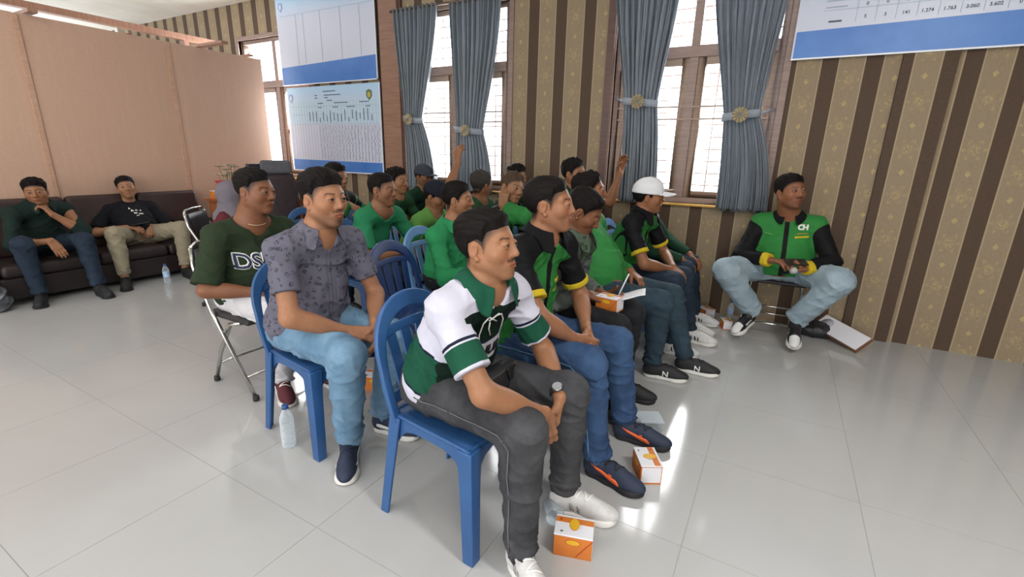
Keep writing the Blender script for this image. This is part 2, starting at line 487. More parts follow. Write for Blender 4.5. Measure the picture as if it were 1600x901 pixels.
curtain(-2.93, 0.62, -3.0, 0.34, -2.95, 0.47, 2.80, 1.57, 0.93, -1, 'grey-blue curtain at the right side of the left window', 2)
curtain(-1.22, 0.55, -1.2, 0.29, -1.16, 0.33, 2.80, 1.80, 0.95, -1, 'grey-blue curtain behind the white capped man', 3)
curtain(-0.44, 0.54, -0.38, 0.26, -0.29, 0.38, 2.80, 1.68, 0.93, 1, 'grey-blue curtain hanging nearest the blue-white table board at right', 4)
for a, b in WINS[1:]:
    o = MB().tube([(a - 0.07, WY - 0.09, 2.81), (b + 0.07, WY - 0.09, 2.81)], 0.012, 10)
    o.lathe([(.0, 0), (0.02, 0.002), (0.02, 0.02), (.0, .03)], 10, center=(a - 0.07, WY - 0.09, 2.80)); o.lathe([(.0, 0), (0.02, 0.002), (0.02, 0.02), (.0, .03)], 10, center=(b + 0.07, WY - 0.09, 2.80))
    for x in (a - 0.03, b + 0.03): o.tube([(x, WY, 2.81), (x, WY - 0.09, 2.81)], 0.008, 8)
    o = o.build('curtain_rod', m_rod); tag(o, 'metal curtain rod above the window ' + ('near the wooden post' if a < -3 else 'behind the stool man'), 'curtain rod', 'curtain rods')

# ------------------------------------------------------------------ printed boards
m_white = mat('board_white', S('c9cedd'), 0.35)
m_blue = mottled('board_blue', S('4a7fc4'), S('3a6cb6'), 3, 0.35)
m_cyan = mat('board_cyan', S('b4ccdc'), 0.35)
m_grad = mat('board_print', S('c6ccdb'), 0.3)
def _gr(m):
    x, y, z = sep(m, texco(m, 'Generated'))
    f = ((z - 0.72) * 4.0).m('MAXIMUM', 0.0).m('MINIMUM', 1.0)
    setcol(m, mixc(m, f, S('c3c8d8'), S('a9cbe6')))
_gr(m_grad)
m_ink = mat('print_ink', S('4c5266'), 0.6)
m_line = mat('print_line', S('98a3ba'), 0.6)
m_rim = mat('board_rim', S('e6e8ee'), 0.4)
m_back = wood('board_back', S('4a2f28'), S('5b3a30'), 5)
m_em1 = mat('emblem_green', S('4f6f4a'), 0.5); m_em2 = mat('emblem_gold', S('b8a550'), 0.5); m_em3 = mat('emblem_blue', S('8fa5cc'), 0.5)
RXM = Matrix.Rotation(math.pi / 2, 4, 'X')
def put_text(parent, s, x, z, size, m, y, align='LEFT', spacing=1.0, line=1.0, name='lettering', bold=0.0):
    me = text_mesh(s, size, 0.0, bold, align, spacing, line); me.materials.append(m)
    return link(name, me, parent, (x, y, z), (math.pi / 2, 0, 0))
def board(label, x0, x1, z0, z1, band_l, band_r, tilt=0.0):
    root = empty('printed_board', ((x0 + x1) / 2, WY - 0.03, z0))
    w = x1 - x0; h = z1 - z0
    boxo('backing', (-w / 2 + 0.01, 0.0, 0.01), (w / 2 - 0.01, 0.028, h - 0.01), m_back, root)
    boxo('panel', (-w / 2, -0.012, 0), (w / 2, 0, h), m_grad, root)
    # the blue foot band has a slanted top edge
    MB().prism([(-w / 2 + .012, 0.012), (w / 2 - .012, 0.012), (w / 2 - .012, band_r), (-w / 2 + .012, band_l)], 0.0, 0.0015, Matrix.Translation((0, -0.012, 0)) @ RXM).build('foot_band', m_blue, root)
    MB().box((w / 2 - 0.012, -0.0145, 0), (w / 2, -0.012, h)).box((-w / 2, -0.0145, 0), (w / 2, -0.012, 0.010)).build('edge_strip', m_rim, root)
    tag(root, label, 'board', 'printed table boards on the striped wall')
    return root, w, h
B1, w, h = board('lower printed table board with two emblems beside the wooden post', -6.0, -4.31, 1.06, 2.12, 0.15, 0.14)
bx = lambda lo, hi, m, nm, p: boxo(nm, lo, hi, m, p)
bx((-w / 2 + .02, -.0135, .60), (w / 2 - .02, -.012, .88), m_cyan, 'header_band', B1)
mb = MB()
for k in range(30): mb.box((-w / 2 + .05 + k * .054, -.0145, .15), (-w / 2 + .052 + k * .054, -.0135, .88))
for zz in (.60, .72, .82): mb.box((-w / 2 + .05, -.0146, zz), (w / 2 - .03, -.0136, zz + .003))
mb.build('table_lines', m_line, B1)
rnd = random.Random(3)
put_text(B1, '\n'.join('  '.join(rnd.choice(['0', '1', '2', '3', '12', '8', '7', '15'])[:2].ljust(2) for _ in range(20)) for _ in range(15)), -.25, .56, .034, m_ink, -.0142, spacing=1.15, line=.85, name='figures')['kind'] = 'stuff'
for k in range(18):
    zz = rnd.uniform(.62, .66)
    boxo('column_heading', (-.43 + k * .066, -.0146, zz), (-.418 + k * .066, -.0136, zz + rnd.uniform(.05, .14)), m_ink, B1)
# headings too small to read: short strokes of ink
for x0_, x1_, z_ in ((-.14, .09, .99), (-.3, -.25, .945), (-.12, .18, .945), (-.3, -.25, .915), (-.12, -.05, .915), (-.08, .02, .88), (-.25, -.15, .85), (.05, .3, .85), (.5, .66, .85), (-.25, -.18, .80), (.02, .12, .80), (.27, .42, .80), (.6, .68, .80)):
    boxo('heading_stroke', (x0_, -.0146, z_), (x1_, -.0136, z_ + .010), m_ink, B1)
def emblem(p, x, z, r, m1, m2):
    M = Matrix.Translation((x, -.0125, z)) @ RXM
    MB().prism([(-.8 * r, .8 * r), (0, 1.1 * r), (.8 * r, .8 * r), (.85 * r, -.3 * r), (0, -1.2 * r), (-.85 * r, -.3 * r)], 0, .003, M).build('emblem', m1, p)
    MB().prism([(.45 * r * math.cos(a * math.pi / 8), .6 * r * math.sin(a * math.pi / 8)) for a in range(16)], .003, .005, M).build('emblem_center', m2, p)
emblem(B1, .67, .93, .055, m_em1, m_em2); emblem(B1, -.77, .93, .05, m_em3, m_white)
B2, w, h = board('upper printed board with wide pale empty columns at left', -6.06, -4.33, 2.15, 3.2, 0.22, 0.27)
mb = MB()
for k in (-.5, -.36, -.05, .3, .62): mb.box((k, -.0145, .25), (k + .004, -.0135, .82))
mb.box((-.8, -.0146, .82), (.83, -.0136, .823)); mb.build('table_lines', m_line, B2)
emblem(B2, -.77, .93, .05, m_em3, m_white)
B3, w, h = board('large table board of figures at the top right of wall', -0.10, 2.3, 2.07, 3.2, 0.19, 0.23)
mb = MB()
zrow = [.235 + .058 * k for k in range(16)]
for zz in zrow[1:]: mb.box((-w / 2 + .16, -.0145, zz + .02), (w / 2 - .03, -.0135, zz + .022))
for k in range(14): mb.box((-w / 2 + .36 + k * .113, -.0146, .225), (-w / 2 + .3625 + k * .113, -.0136, 1.05))
mb.build('table_lines', m_line, B3)
vals = [['5', '5', '141', '1.274', '1.763', '3.060', '3.602', '0', '63', '0', '59', '0', '11', '2'], ['0', '0', '0', '0', '0', '0', '0', '0', '4', '0', '2', '0', '1', '0'], ['0', '0', '10', '124', '153', '200', '202', '0', '2', '0', '0', '1', '3', '0'], ['0', '1', '11', '108', '159', '265', '320', '0', '5', '0', '7', '0', '2', '1'], ['1', '0', '13', '124', '116', '312', '409', '0', '8', '0', '6', '0', '0', '0']]
for ri, row in enumerate(vals * 3):
    zz = zrow[0] + (0.0 if ri == 0 else .05 + .042 * (ri - 1) + .03)
    if zz > 1.0: break
    for ci, t in enumerate(row):
        put_text(B3, t, -w / 2 + .415 + ci * .113, zz + .012, .03, m_ink, -.0142, 'CENTER', name='figure', bold=.0006)
boxo('heading_stroke', (-w / 2 + .2, -.0146, zrow[0]), (-w / 2 + .28, -.0136, zrow[0] + .012), m_ink, B3)
for ri in range(6): boxo('heading_stroke', (-w / 2 + .17, -.0146, .33 + .042 * ri), (-w / 2 + .3, -.0136, .337 + .042 * ri), m_line, B3)
# ------------------------------------------------------------------ furniture
m_bluep = mottled('blue_plastic', S('2c5688'), S('254a7a'), 6, .38)
m_paleblue = mottled('pale_blue_plastic', S('5b86b8'), S('6f98c4'), 6, .38)
m_navyp = mottled('navy_plastic', S('1d3568'), S('192c58'), 6, .4)
m_steel = mat('chrome_tube', S('b9b8b4'), .22, .95)
m_rubber = mat('rubber_foot', S('2a2827'), .8)
m_vinyl = mottled('black_vinyl', S('1b1a1d'), S('232226'), 20, .5)
def strip(mb, pts, nrms, wid, th):
    """band of rectangular section along pts; nrms: surface normals; wid: in-surface width"""
    rings = []
    pts = [Vector(p) for p in pts]
    for i, p in enumerate(pts):
        t = (pts[min(i + 1, len(pts) - 1)] - pts[max(i - 1, 0)]).normalized(); n = Vector(nrms[i]).normalized(); s = t.cross(n).normalized()
        w = wid[i] if isinstance(wid, (list, tuple)) else wid
        rings.append([tuple(p + s * a + n * b) for a, b in ((-w / 2, -th / 2), (w / 2, -th / 2), (w / 2, th / 2), (-w / 2, th / 2))])
    return mb.rings(rings, 0, False)
def back_pt(y, z):
    return (-.150 - (z - .42) * .24 - .022 * (1 - (y / .2) ** 2) * min(1, (z - .40) / .12), y, z)
def plastic_chair(m):
    root = empty('plastic_chair')
    out = []
    for i in range(21):
        a = math.pi * i / 20
        out.append((.190 * math.cos(a) * (1 - .0 * math.sin(a)), .60 + .205 * math.sin(a) ** .8))
    full = [(.183, .40), (.188, .47), (.192, .54)] + out + [(-.192, .54), (-.188, .47), (-.183, .40)]
    pts = [back_pt(y, z) for y, z in full]
    nr = [(1, 0, .24)] * len(pts)
    mb = strip(MB(), pts, nr, [.034] * 3 + [.034 + .03 * math.sin(math.pi * i / 20) for i in range(21)] + [.034] * 3, .022)
    mb.build('back_frame', m, root, None, None, .006)
    ys = np.linspace(-.160, .160, 9)
    strip(MB(), [back_pt(y, .705 + .015 * (1 - (y / .17) ** 2)) for y in ys], [(1, 0, .24)] * 9, .034, .016).build('back_rail', m, root, None, None, .004)
    strip(MB(), [back_pt(y, .485) for y in np.linspace(-.17, .17, 9)], [(1, 0, .24)] * 9, .045, .016).build('back_rail', m, root, None, None, .004)
    for k in (-.117, -.039, .039, .117):
        zs = np.linspace(.47, .715, 6)
        strip(MB(), [back_pt(k * (.86 + .14 * (z - .47) / .24), z) for z in zs], [(1, 0, .24)] * 6, .046, .010).build('back_slat', m, root, None, None, .003)
    # seat: dished plate with a rolled rim
    n = 12; rows = []
    for i in range(n + 1):
        x = -.185 + .40 * i / n; hw = .182 + .034 * i / n
        row = []
        for j in range(n + 1):
            u = j / n * 2 - 1; e = max(abs(u), abs(i / n * 2 - 1))
            dz = -.012 * (1 - u * u) * (1 - (i / n * 2 - 1) ** 2) - (.014 * max(0, (i / n - .88) / .12) ** 2)
            row.append((x, u * hw, .432 + dz))
        rows.append(row)
    o = MB().grid(rows).build('seat', m, root); md = o.modifiers.new('t', 'SOLIDIFY'); md.thickness = .010
    ap = [(.207, -.212), (.207, .212), (-.180, .180), (-.180, -.180)]
    mb = MB()
    for (xa, ya), (xb, yb) in zip(ap, ap[1:] + ap[:1]):
        a = Vector((xa, ya, 0)); b = Vector((xb, yb, 0)); t = (b - a).normalized(); nn = t.cross(Vector((0, 0, 1)))
        sag = [(0, .30), (.07, .315), (.13, .350), (.2, .376), (.3, .388), (.5, .392), (.7, .388), (.8, .376), (.87, .350), (.93, .315), (1, .30)]
        pts = [(a + (b - a) * q) for q, z in sag]
        v = []
        for p, (q, z) in zip(pts, sag):
            for off in (0, .008):
                v += [tuple(p + nn * -off + Vector((0, 0, z))), tuple(p + nn * -off + Vector((0, 0, .434)))]
        f = []
        for i in range(len(sag) - 1):
            c = i * 4; d = c + 4
            f += [(c, d, d + 1, c + 1), (c + 2, c + 3, d + 3, d + 2), (c, c + 2, d + 2, d), (c + 1, d + 1, d + 3, c + 3)]
        mb.add(v, f)
    mb.build('seat_apron', m, root)
    for sx, sy in ((1, -1), (1, 1), (-1, -1), (-1, 1)):
        if sx > 0: T, B_, wt, wb = (.186, .191), (.207, .208), .060, .044
        else: T, B_, wt, wb = (-.148, .170), (-.212, .194), .052, .038
        mb = MB(); rg = []
        for q in (0, .08, .35, 1):
            z = .425 * (1 - q); x = T[0] + (B_[0] - T[0]) * q; y = sy * (T[1] + (B_[1] - T[1]) * q); w = (wt + (wb - wt) * min(1, q * 1.6)) / 2
            # angle section: outer corner shell
            ox, oy = (w * sx * (1 if sx > 0 else 1), w * sy)
            t = .012
            rg.append([(x - ox, y + oy, z), (x + ox, y + oy, z), (x + ox, y - oy, z), (x + ox - t * sx, y - oy, z), (x + ox - t * sx, y + oy - t * sy, z), (x - ox, y + oy - t * sy, z)])
        mb.rings(rg, 0, False).build('leg', m, root, None, None, .004)
    return root
_proto = {}
def place_chair(m, x, y, yaw, label):
    k = m.name
    if k not in _proto: _proto[k] = r = plastic_chair(m)
    else: r = copy_tree(_proto[k])
    r.location = (x, y, 0); r.rotation_euler = (0, 0, math.radians(yaw))
    tag(r, label, 'chair', 'plastic chairs set out in rows'); return r
for m, x, y, yaw, lab in (
    (m_bluep, -.925, 1.285, -3, 'blue plastic chair under the man in white and green jersey'),
    (m_bluep, -.97, 1.85, 0, 'blue plastic chair under the man clasping hands in black and green shirt'),
    (m_bluep, -1.05, 2.35, 0, 'blue plastic chair under the man who is writing'),
    (m_bluep, -1.0, 2.87, 0, 'blue plastic chair under the man leaning back in bright green shirt'),
    (m_paleblue, -1.02, 3.38, 0, 'pale blue plastic chair under the man in the white cap'),
    (m_paleblue, -1.0, 3.9, 0, 'pale blue plastic chair nearest the striped wall in the front row'),
    (m_bluep, -1.82, 1.40, -4, 'blue plastic chair under the man in patterned grey shirt'),
    (m_navyp, -1.72, 2.03, 3, 'empty navy plastic chair beside the man in patterned grey shirt'),
    (m_paleblue, -1.95, 2.57, 0, 'pale blue plastic chair under the man in green hooded jacket'),
    (m_bluep, -1.95, 3.1, 0, 'blue plastic chair under the man resting cheek on hand'),
    (m_bluep, -1.72, 3.66, 0, 'blue plastic chair under the man raising an arm at the right window'),
    (m_bluep, -2.68, 2.5, 0, 'blue plastic chair under the man in green tee with white print'),
    (m_paleblue, -2.66, 3.02, 0, 'pale blue plastic chair under the man in lime tee'),
    (m_bluep, -2.5, 3.52, 0, 'blue plastic chair under the man seen from behind at left window'),
    (m_bluep, -2.5, 4.05, 0, 'blue plastic chair next to the wall between the two windows'),
    (m_bluep, -3.5, 2.8, 0, 'blue plastic chair under the man in black and green jacket at back'),
    (m_bluep, -3.35, 3.32, 0, 'blue plastic chair under the man in dark green tee at back'),
    (m_paleblue, -3.4, 3.85, 0, 'pale blue plastic chair under the man in grey cap')):
    place_chair(m, x, y, yaw, lab)

def folding_chair(label, x, y, yaw, group='steel folding chairs'):
    root = empty('folding_chair', (x, y, 0), math.radians(yaw)); r = .0115
    for sy in (-1, 1):
        Y = sy * .205
        MB().tube([(-.235, Y * .95, .80), (-.215, Y, .70), (-.10, Y, .46), (.21, Y, .02)], r, 10).build('front_leg', m_steel, root)
        MB().tube([(.13, Y * .88, .43), (.02, Y * .88, .40), (-.12, Y * .88, .2), (-.20, Y * .88, .02)], r, 10).build('rear_leg', m_steel, root)
        for fx, fy in ((.213, Y), (-.203, Y * .88)):
            MB().lathe([(.012, 0), (.017, .004), (.016, .03), (.012, .034)], 12, center=(fx, fy, 0)).build('rubber_foot', m_rubber, root)
    MB().tube([(-.235, -.195, .80), (-.24, -.16, .825), (-.245, 0, .83), (-.24, .16, .825), (-.235, .195, .80)], r, 10).build('top_rail', m_steel, root)
    MB().tube([(.14, -.205, .12), (.14, .205, .12)], .008, 8).build('rung', m_steel, root)
    MB().tube([(-.15, -.18, .13), (-.15, .18, .13)], .008, 8).build('rung', m_steel, root)
    boxo('seat', (-.17, -.19, .425), (.2, .19, .455), m_vinyl, root, .012)
    MB().grid([[(-.205 - .02 * (1 - (u / .19) ** 2) - (z - .6) * .2, u, z) for u in np.linspace(-.19, .19, 9)] for z in np.linspace(.58, .79, 5)]).build('backrest', m_vinyl, root).modifiers.new('t', 'SOLIDIFY').thickness = .03
    tag(root, label, 'chair', group); return root
folding_chair('steel folding chair under the man in dark green tee and white trousers', -2.56, 1.545, 0)
folding_chair('steel folding chair further back, partly hidden behind the dark green tee', -4.22, 2.36, 42)
# folding stool against the wall
root = empty('folding_stool', (.07, 4.2, 0), math.radians(-90)); r = .010
for sy in (-1, 1):
    MB().tube([(.21, sy * .212, .02), (-.15, sy * .19, .43)], r, 10).build('leg', m_steel, root)
    MB().tube([(-.19, sy * .195, .02), (.15, sy * .175, .43)], r, 10).build('leg', m_steel, root)
    for fx, fy in ((.213, .212), (-.193, .195)): MB().lathe([(.010, 0), (.016, .004), (.015, .03), (.010, .034)], 12, center=(fx, sy * fy, 0)).build('rubber_foot', m_rubber, root)
for z in (.11, .19):
    x = -.19 + (z - .02) / .41 * .34
    MB().tube([(x, -.195, z), (x, .195, z)], .007, 8).build('rung', m_steel, root)
MB().tube([(.21 - (.10 - .02) / .41 * .36, -.21, .10), (.21 - (.10 - .02) / .41 * .36, .21, .10)], .008, 8).build('rung', m_steel, root)
boxo('seat', (-.17, -.2, .425), (.17, .2, .452), m_vinyl, root, .012)
tag(root, 'steel folding stool under the man sitting against the striped wall', 'stool')

# sofa along the partition
m_sofa = mottled('dark_brown_vinyl', S('3a2622'), S('2b1b19'), 9, .5)
m_sofab = mottled('black_brown_vinyl', S('1d1516'), S('261b1a'), 9, .55)
root = empty('sofa', (-5.755, 2.13, 0))
boxo('base', (-.33, -.95, .05), (.24, .95, .24), m_sofab, root, .02)
for k, (a, b) in enumerate(((-.93, -.27), (-.265, .32), (.325, .93))):
    boxo('seat_cushion', (-.2, a, .24), (.27, b, .35), m_sofab, root, .035)
    o = boxo('back_cushion', (-.055, a, 0), (.055, b, .53), m_sofa, root, .04, (-.215, 0, .325), (0, -.12, 0))
for s in (-1, 1):
    boxo('armrest', (-.33, s * 1.02 - .075, .05), (.26, s * 1.02 + .075, .52), m_sofab, root, .04)
for x in (-.28, .2):
    for y in (-1.0, 1.0): boxo('foot', (x - .03, y - .03, 0), (x + .03, y + .03, .05), m_rubber, root)
tag(root, 'long dark brown vinyl sofa along the plywood partition', 'sofa')

# desk with things on it
m_desk = wood('orange_veneer', S('a5633a'), S('8a4f2e'), 5, (1, 10, 1), .35)
root = empty('desk', (-5.62, 3.72, 0))
boxo('desktop', (-.38, -.58, .72), (.38, .62, .75), m_desk, root, .004)
for y in (-.54, .55): boxo('side_panel', (-.36, y, 0), (.36, y + .03, .72), m_desk, root)
boxo('modesty_panel', (.30, -.51, .2), (.32, .55, .72), m_desk, root)
boxo('drawer', (-.34, .2, .5), (.30, .54, .71), m_desk, root, .004)
tag(root, 'orange wooden desk at the end of the sofa', 'desk')
m_orange = mottled('orange_card', S('c9742c'), S('bd6a26'), 12, .6); m_wcard = mat('white_card', S('d8d7dc'), .6)
m_yellow = mat('label_yellow', S('d8a520'), .5)
m_redt = mat('print_red', S('a33a1c'), .6); m_dk = mat('print_dark', S('3a3f4a'), .6)
def snack_box(label, x, y, z, yaw, w=.132, d=.092, h=.092, parts=2, group='orange and white snack boxes'):
    """card carton: orange walls with a flap fold, white lid with an orange strip and an oval label"""
    r = empty('snack_box', (x, y, z), math.radians(yaw))
    MB().box((-w / 2, -d / 2, 0), (w / 2, d / 2, h * .93)).build('carton', m_orange, r, None, None, .0015)
    MB().box((-w / 2 - .001, -d / 2 - .001, h * .93), (w / 2 + .001, d / 2 + .001, h)).build('lid', m_wcard, r, None, None, .0015)
    boxo('lid_strip', (-w / 2, d * .13, h), (w / 2, d * .40, h + .0008), m_orange, r)
    ov = [(math.cos(a * math.pi / 10), math.sin(a * math.pi / 10)) for a in range(20)]
    MB().prism([(a * .017, b * .027 + .008) for a, b in ov], h, h + .0015).build('label', m_yellow, r)
    MB().prism([(a * .018, b * .0285 + .008) for a, b in ov], h, h + .0011).build('label_rim', m_redt, r)
    MB().prism([(a * .024, b * .010) for a, b in ov], 0, .0012, Matrix.Translation((0, -d / 2, h * .70)) @ RXM).build('label', m_yellow, r)
    MB().prism([(a * .026, b * .0115) for a, b in ov], 0, .0008, Matrix.Translation((0, -d / 2, h * .70)) @ RXM).build('label_rim', m_redt, r)
    if parts > 1:
        M2 = Matrix.Translation((w * .30, -d / 2 - .0006, h * .5)) @ RXM @ Matrix.Rotation(-.62, 4, 'Z')
        MB().prism([(-.0012, -.045), (.0012, -.045), (.0012, .045), (-.0012, .045)], 0, .0012, M2).build('flap_edge', m_redt, r)
        boxo('stamp', (-w * .35, -d * .36, h), (-w * .28, -d * .30, h + .0008), m_dk, r)
        boxo('stamp', (-w * .40, d * .2, h + .0008), (-w * .34, d * .33, h + .0014), m_redt, r)
        boxo('seam', (w * .17, -d * .1, h), (w * .174, d * .38, h + .001), m_dk, r)
    MB().box((w / 2 - .0008, -d * .45, h * .1), (w / 2 + .0012, d * .45, h * .9)).build('end_flap', m_wcard, r)
    tag(r, label, 'snack box', group); return r
# ------------------------------------------------------------------ implicit surfaces for people and soft things
F4 = np.float32
def A(*v): return np.array(v, F4)
def nrm(v):
    v = np.asarray(v, F4); return v / (np.linalg.norm(v) + 1e-9)
def d_cone(p, a, b, ra, rb):
    ab = b - a; L = float(ab @ ab) + 1e-9
    q = p - a
    t = np.clip(q @ ab / L, 0, 1)
    q -= t[:, None] * ab
    return np.sqrt(np.einsum('ij,ij->i', q, q)) - (ra + (rb - ra) * t)
def d_ell(p, c, r, R=None):
    q = p - c
    if R is not None: q = q @ R
    r = np.asarray(r, F4)
    q = q / r
    k0 = np.sqrt(np.einsum('ij,ij->i', q, q)); q = q / r
    k1 = np.sqrt(np.einsum('ij,ij->i', q, q)) + 1e-6
    return k0 * (k0 - 1) / k1
def smin(a, b, k):
    h = np.clip(0.5 + 0.5 * (b - a) / k, 0, 1)
    return b + (a - b) * h - k * h * (1 - h)
def smax(a, b, k): return -smin(-a, -b, k)
class Fld:
    """smooth union of primitives, culled by a bounding sphere"""
    def __init__(s, prims, k=0.03):
        s.pr = prims; s.k = k
        pts = []
        for q in prims:
            if q[0] == 'c':
                pts += [q[1] - q[3], q[1] + q[3], q[2] - q[4], q[2] + q[4]]
            else:
                m = max(q[2]); pts += [q[1] - m, q[1] + m]
        pts = np.array(pts); lo, hi = pts.min(0), pts.max(0)
        s.lo, s.hi = lo, hi; s.c = (lo + hi) / 2; s.R = float(np.linalg.norm(hi - lo) / 2)
    def full(s, p):
        d = None
        for q in s.pr:
            e = d_cone(p, *q[1:5]) if q[0] == 'c' else d_ell(p, *q[1:4])
            kk = q[5] if q[0] == 'c' and len(q) > 5 else (q[4] if q[0] == 'e' and len(q) > 4 else s.k)
            d = e if d is None else smin(d, e, kk)
        return d
    def __call__(s, p, inf=0.0):
        m = np.all((p > s.lo - 0.09 - inf) & (p < s.hi + 0.09 + inf), axis=1)
        d = np.full(len(p), 0.5, F4)
        if m.any(): d[m] = s.full(p[m])
        return d
def cone(a, b, ra, rb, k=None): return ('c', np.asarray(a, F4), np.asarray(b, F4), ra, rb) + ((k,) if k else ())
def ell(c, r, R=None, k=None): return ('e', np.asarray(c, F4), tuple(r), R) + ((k,) if k else ())

def polygonize(f, lo, hi, h, B=4, slack=1.06):
    lo = np.asarray(lo, F4); hi = np.asarray(hi, F4)
    n = np.maximum(np.ceil((hi - lo) / (h * B)).astype(int), 2)
    ax = [lo[i] + (np.arange(n[i]) * B + (B - 1) / 2) * h for i in range(3)]
    g = np.stack(np.meshgrid(*ax, indexing='ij'), -1).reshape(-1, 3).astype(F4)
    dc = f(g).reshape(n)
    near = np.abs(dc) < (0.87 * (B - 1) + 1.5) * h * slack
    D = np.where(dc > 0, F4(1), F4(-1))
    D = D.repeat(B, 0).repeat(B, 1).repeat(B, 2)
    bi = np.argwhere(near)
    if len(bi) == 0: return np.zeros((0, 3), F4), np.zeros((0, 4), int)
    off = np.stack(np.meshgrid(*[np.arange(B)] * 3, indexing='ij'), -1).reshape(-1, 3)
    gi = (bi[:, None, :] * B + off[None]).reshape(-1, 3)
    D[gi[:, 0], gi[:, 1], gi[:, 2]] = f((lo + gi * h).astype(F4))
    I = D < 0
    s = np.zeros(tuple(np.array(D.shape) - 1), np.int8)
    for a in (0, 1):
        for b in (0, 1):
            for c in (0, 1):
                s += I[a:D.shape[0] - 1 + a, b:D.shape[1] - 1 + b, c:D.shape[2] - 1 + c]
    act = (s > 0) & (s < 8)
    ci = np.argwhere(act)
    idm = np.full(s.shape, -1, np.int32); idm[act] = np.arange(len(ci))
    cor = np.array([(a, b, c) for a in (0, 1) for b in (0, 1) for c in (0, 1)])
    V = np.stack([D[ci[:, 0] + c[0], ci[:, 1] + c[1], ci[:, 2] + c[2]] for c in cor], 1)
    pos = np.zeros((len(ci), 3), F4); cnt = np.zeros(len(ci), F4)
    for i in range(8):
        for j in range(i + 1, 8):
            if np.abs(cor[i] - cor[j]).sum() != 1: continue
            m = (V[:, i] < 0) != (V[:, j] < 0)
            t = V[:, i] / (V[:, i] - V[:, j] + 1e-12)
            pos += np.where(m[:, None], cor[i] + np.clip(t, 0, 1)[:, None] * (cor[j] - cor[i]), 0); cnt += m
    v = lo + (ci + pos / cnt[:, None]) * h
    quads = []
    for axis in range(3):
        sl0 = [slice(1, -1)] * 3; sl1 = [slice(1, -1)] * 3
        sl0[axis] = slice(0, -1); sl1[axis] = slice(1, None)
        a = I[tuple(sl0)]; b = I[tuple(sl1)]
        e = np.argwhere(a != b)
        flip = a[e[:, 0], e[:, 1], e[:, 2]]
        base = e.copy()
        o1, o2 = [(1, 2), (2, 0), (0, 1)][axis]
        for q in range(3):
            if q != axis: base[:, q] += 1
        def cid(d1, d2):
            c = base.copy(); c[:, o1] -= d1; c[:, o2] -= d2
            return idm[c[:, 0], c[:, 1], c[:, 2]]
        q4 = np.stack([cid(1, 1), cid(0, 1), cid(0, 0), cid(1, 0)], 1)
        q4[~flip] = q4[~flip][:, ::-1]
        quads.append(q4)
    Q = np.concatenate(quads); Q = Q[(Q >= 0).all(1)]
    v = v.astype(F4)
    d0 = f(v); gr = grad(f, v, h * 0.35, d0); gr /= np.maximum((gr * gr).sum(1), 0.25)[:, None]
    v = v - np.clip(d0, -h * 0.6, h * 0.6)[:, None] * gr
    v = v - np.clip(f(v), -h * 0.3, h * 0.3)[:, None] * gr
    return v, Q
from concurrent.futures import ThreadPoolExecutor
EX = ThreadPoolExecutor(4); JOBS = []
def later(cb, *args):
    JOBS.append((EX.submit(polygonize, *args), cb))
def after(cb): JOBS.append((None, cb))
def flush():
    for fu, cb in JOBS:
        if fu is None: cb()
        else: cb(*fu.result())
    JOBS.clear()
def grad(f, v, e, d0=None):
    if d0 is None: d0 = f(v)
    return np.stack([(f(v + np.eye(3, dtype=F4)[i] * e) - d0) / e for i in range(3)], 1)

def np_mesh(name, v, q, mats, attrs=None, col=None):
    me = bpy.data.meshes.new(name)
    me.vertices.add(len(v)); me.vertices.foreach_set('co', np.ascontiguousarray(v, F4).ravel())
    me.loops.add(q.size); me.loops.foreach_set('vertex_index', q.ravel().astype(np.int32))
    me.polygons.add(len(q)); me.polygons.foreach_set('loop_start', np.arange(0, q.size, q.shape[1], dtype=np.int32))
    me.polygons.foreach_set('use_smooth', np.ones(len(q), bool))
    for m in (mats if isinstance(mats, (list, tuple)) else [mats]): me.materials.append(m)
    me.update(calc_edges=True)
    for k, a in (attrs or {}).items():
        at = me.attributes.new(k, 'FLOAT', 'POINT'); at.data.foreach_set('value', np.ascontiguousarray(a, F4))
    if col is not None:
        at = me.attributes.new('Col', 'FLOAT_COLOR', 'POINT')
        at.data.foreach_set('color', np.concatenate([col, np.ones((len(col), 1))], 1).astype(F4).ravel())
    me.validate()
    return me
def drop_unused(v, q, *att):
    u = np.unique(q); mp = np.full(len(v), -1, int); mp[u] = np.arange(len(u))
    return (v[u], mp[q]) + tuple(a[u] for a in att)
def bounds(*fl):
    return np.min([f.lo for f in fl], 0), np.max([f.hi for f in fl], 0)
def snap(f, P, n, off, it=14):
    """move points along -n until they lie off above the surface of f"""
    P = np.asarray(P, F4).copy(); n = nrm(n)
    for _ in range(it): P -= np.clip(f(P) - off, -.04, .045)[:, None] * n
    return P
def decal(name, f, V, faces, n, m, parent, off=0.0015, near=False):
    if near:
        V = np.asarray(V, F4).copy()
        for _ in range(10):
            d0 = f(V); g_ = grad(f, V, .003, d0); g_ /= np.maximum(np.linalg.norm(g_, axis=1), .3)[:, None]; V -= np.clip(d0 - off, -.02, .02)[:, None] * g_
    else: V = snap(f, V, n, off)
    me = bpy.data.meshes.new(name); me.from_pydata([tuple(map(float, p)) for p in V], [], faces)
    me.materials.append(m)
    for p in me.polygons: p.use_smooth = True
    o = link(name, me, parent)
    md = o.modifiers.new('thick', 'SOLIDIFY'); md.thickness = 0.0015; md.offset = 0
    return o
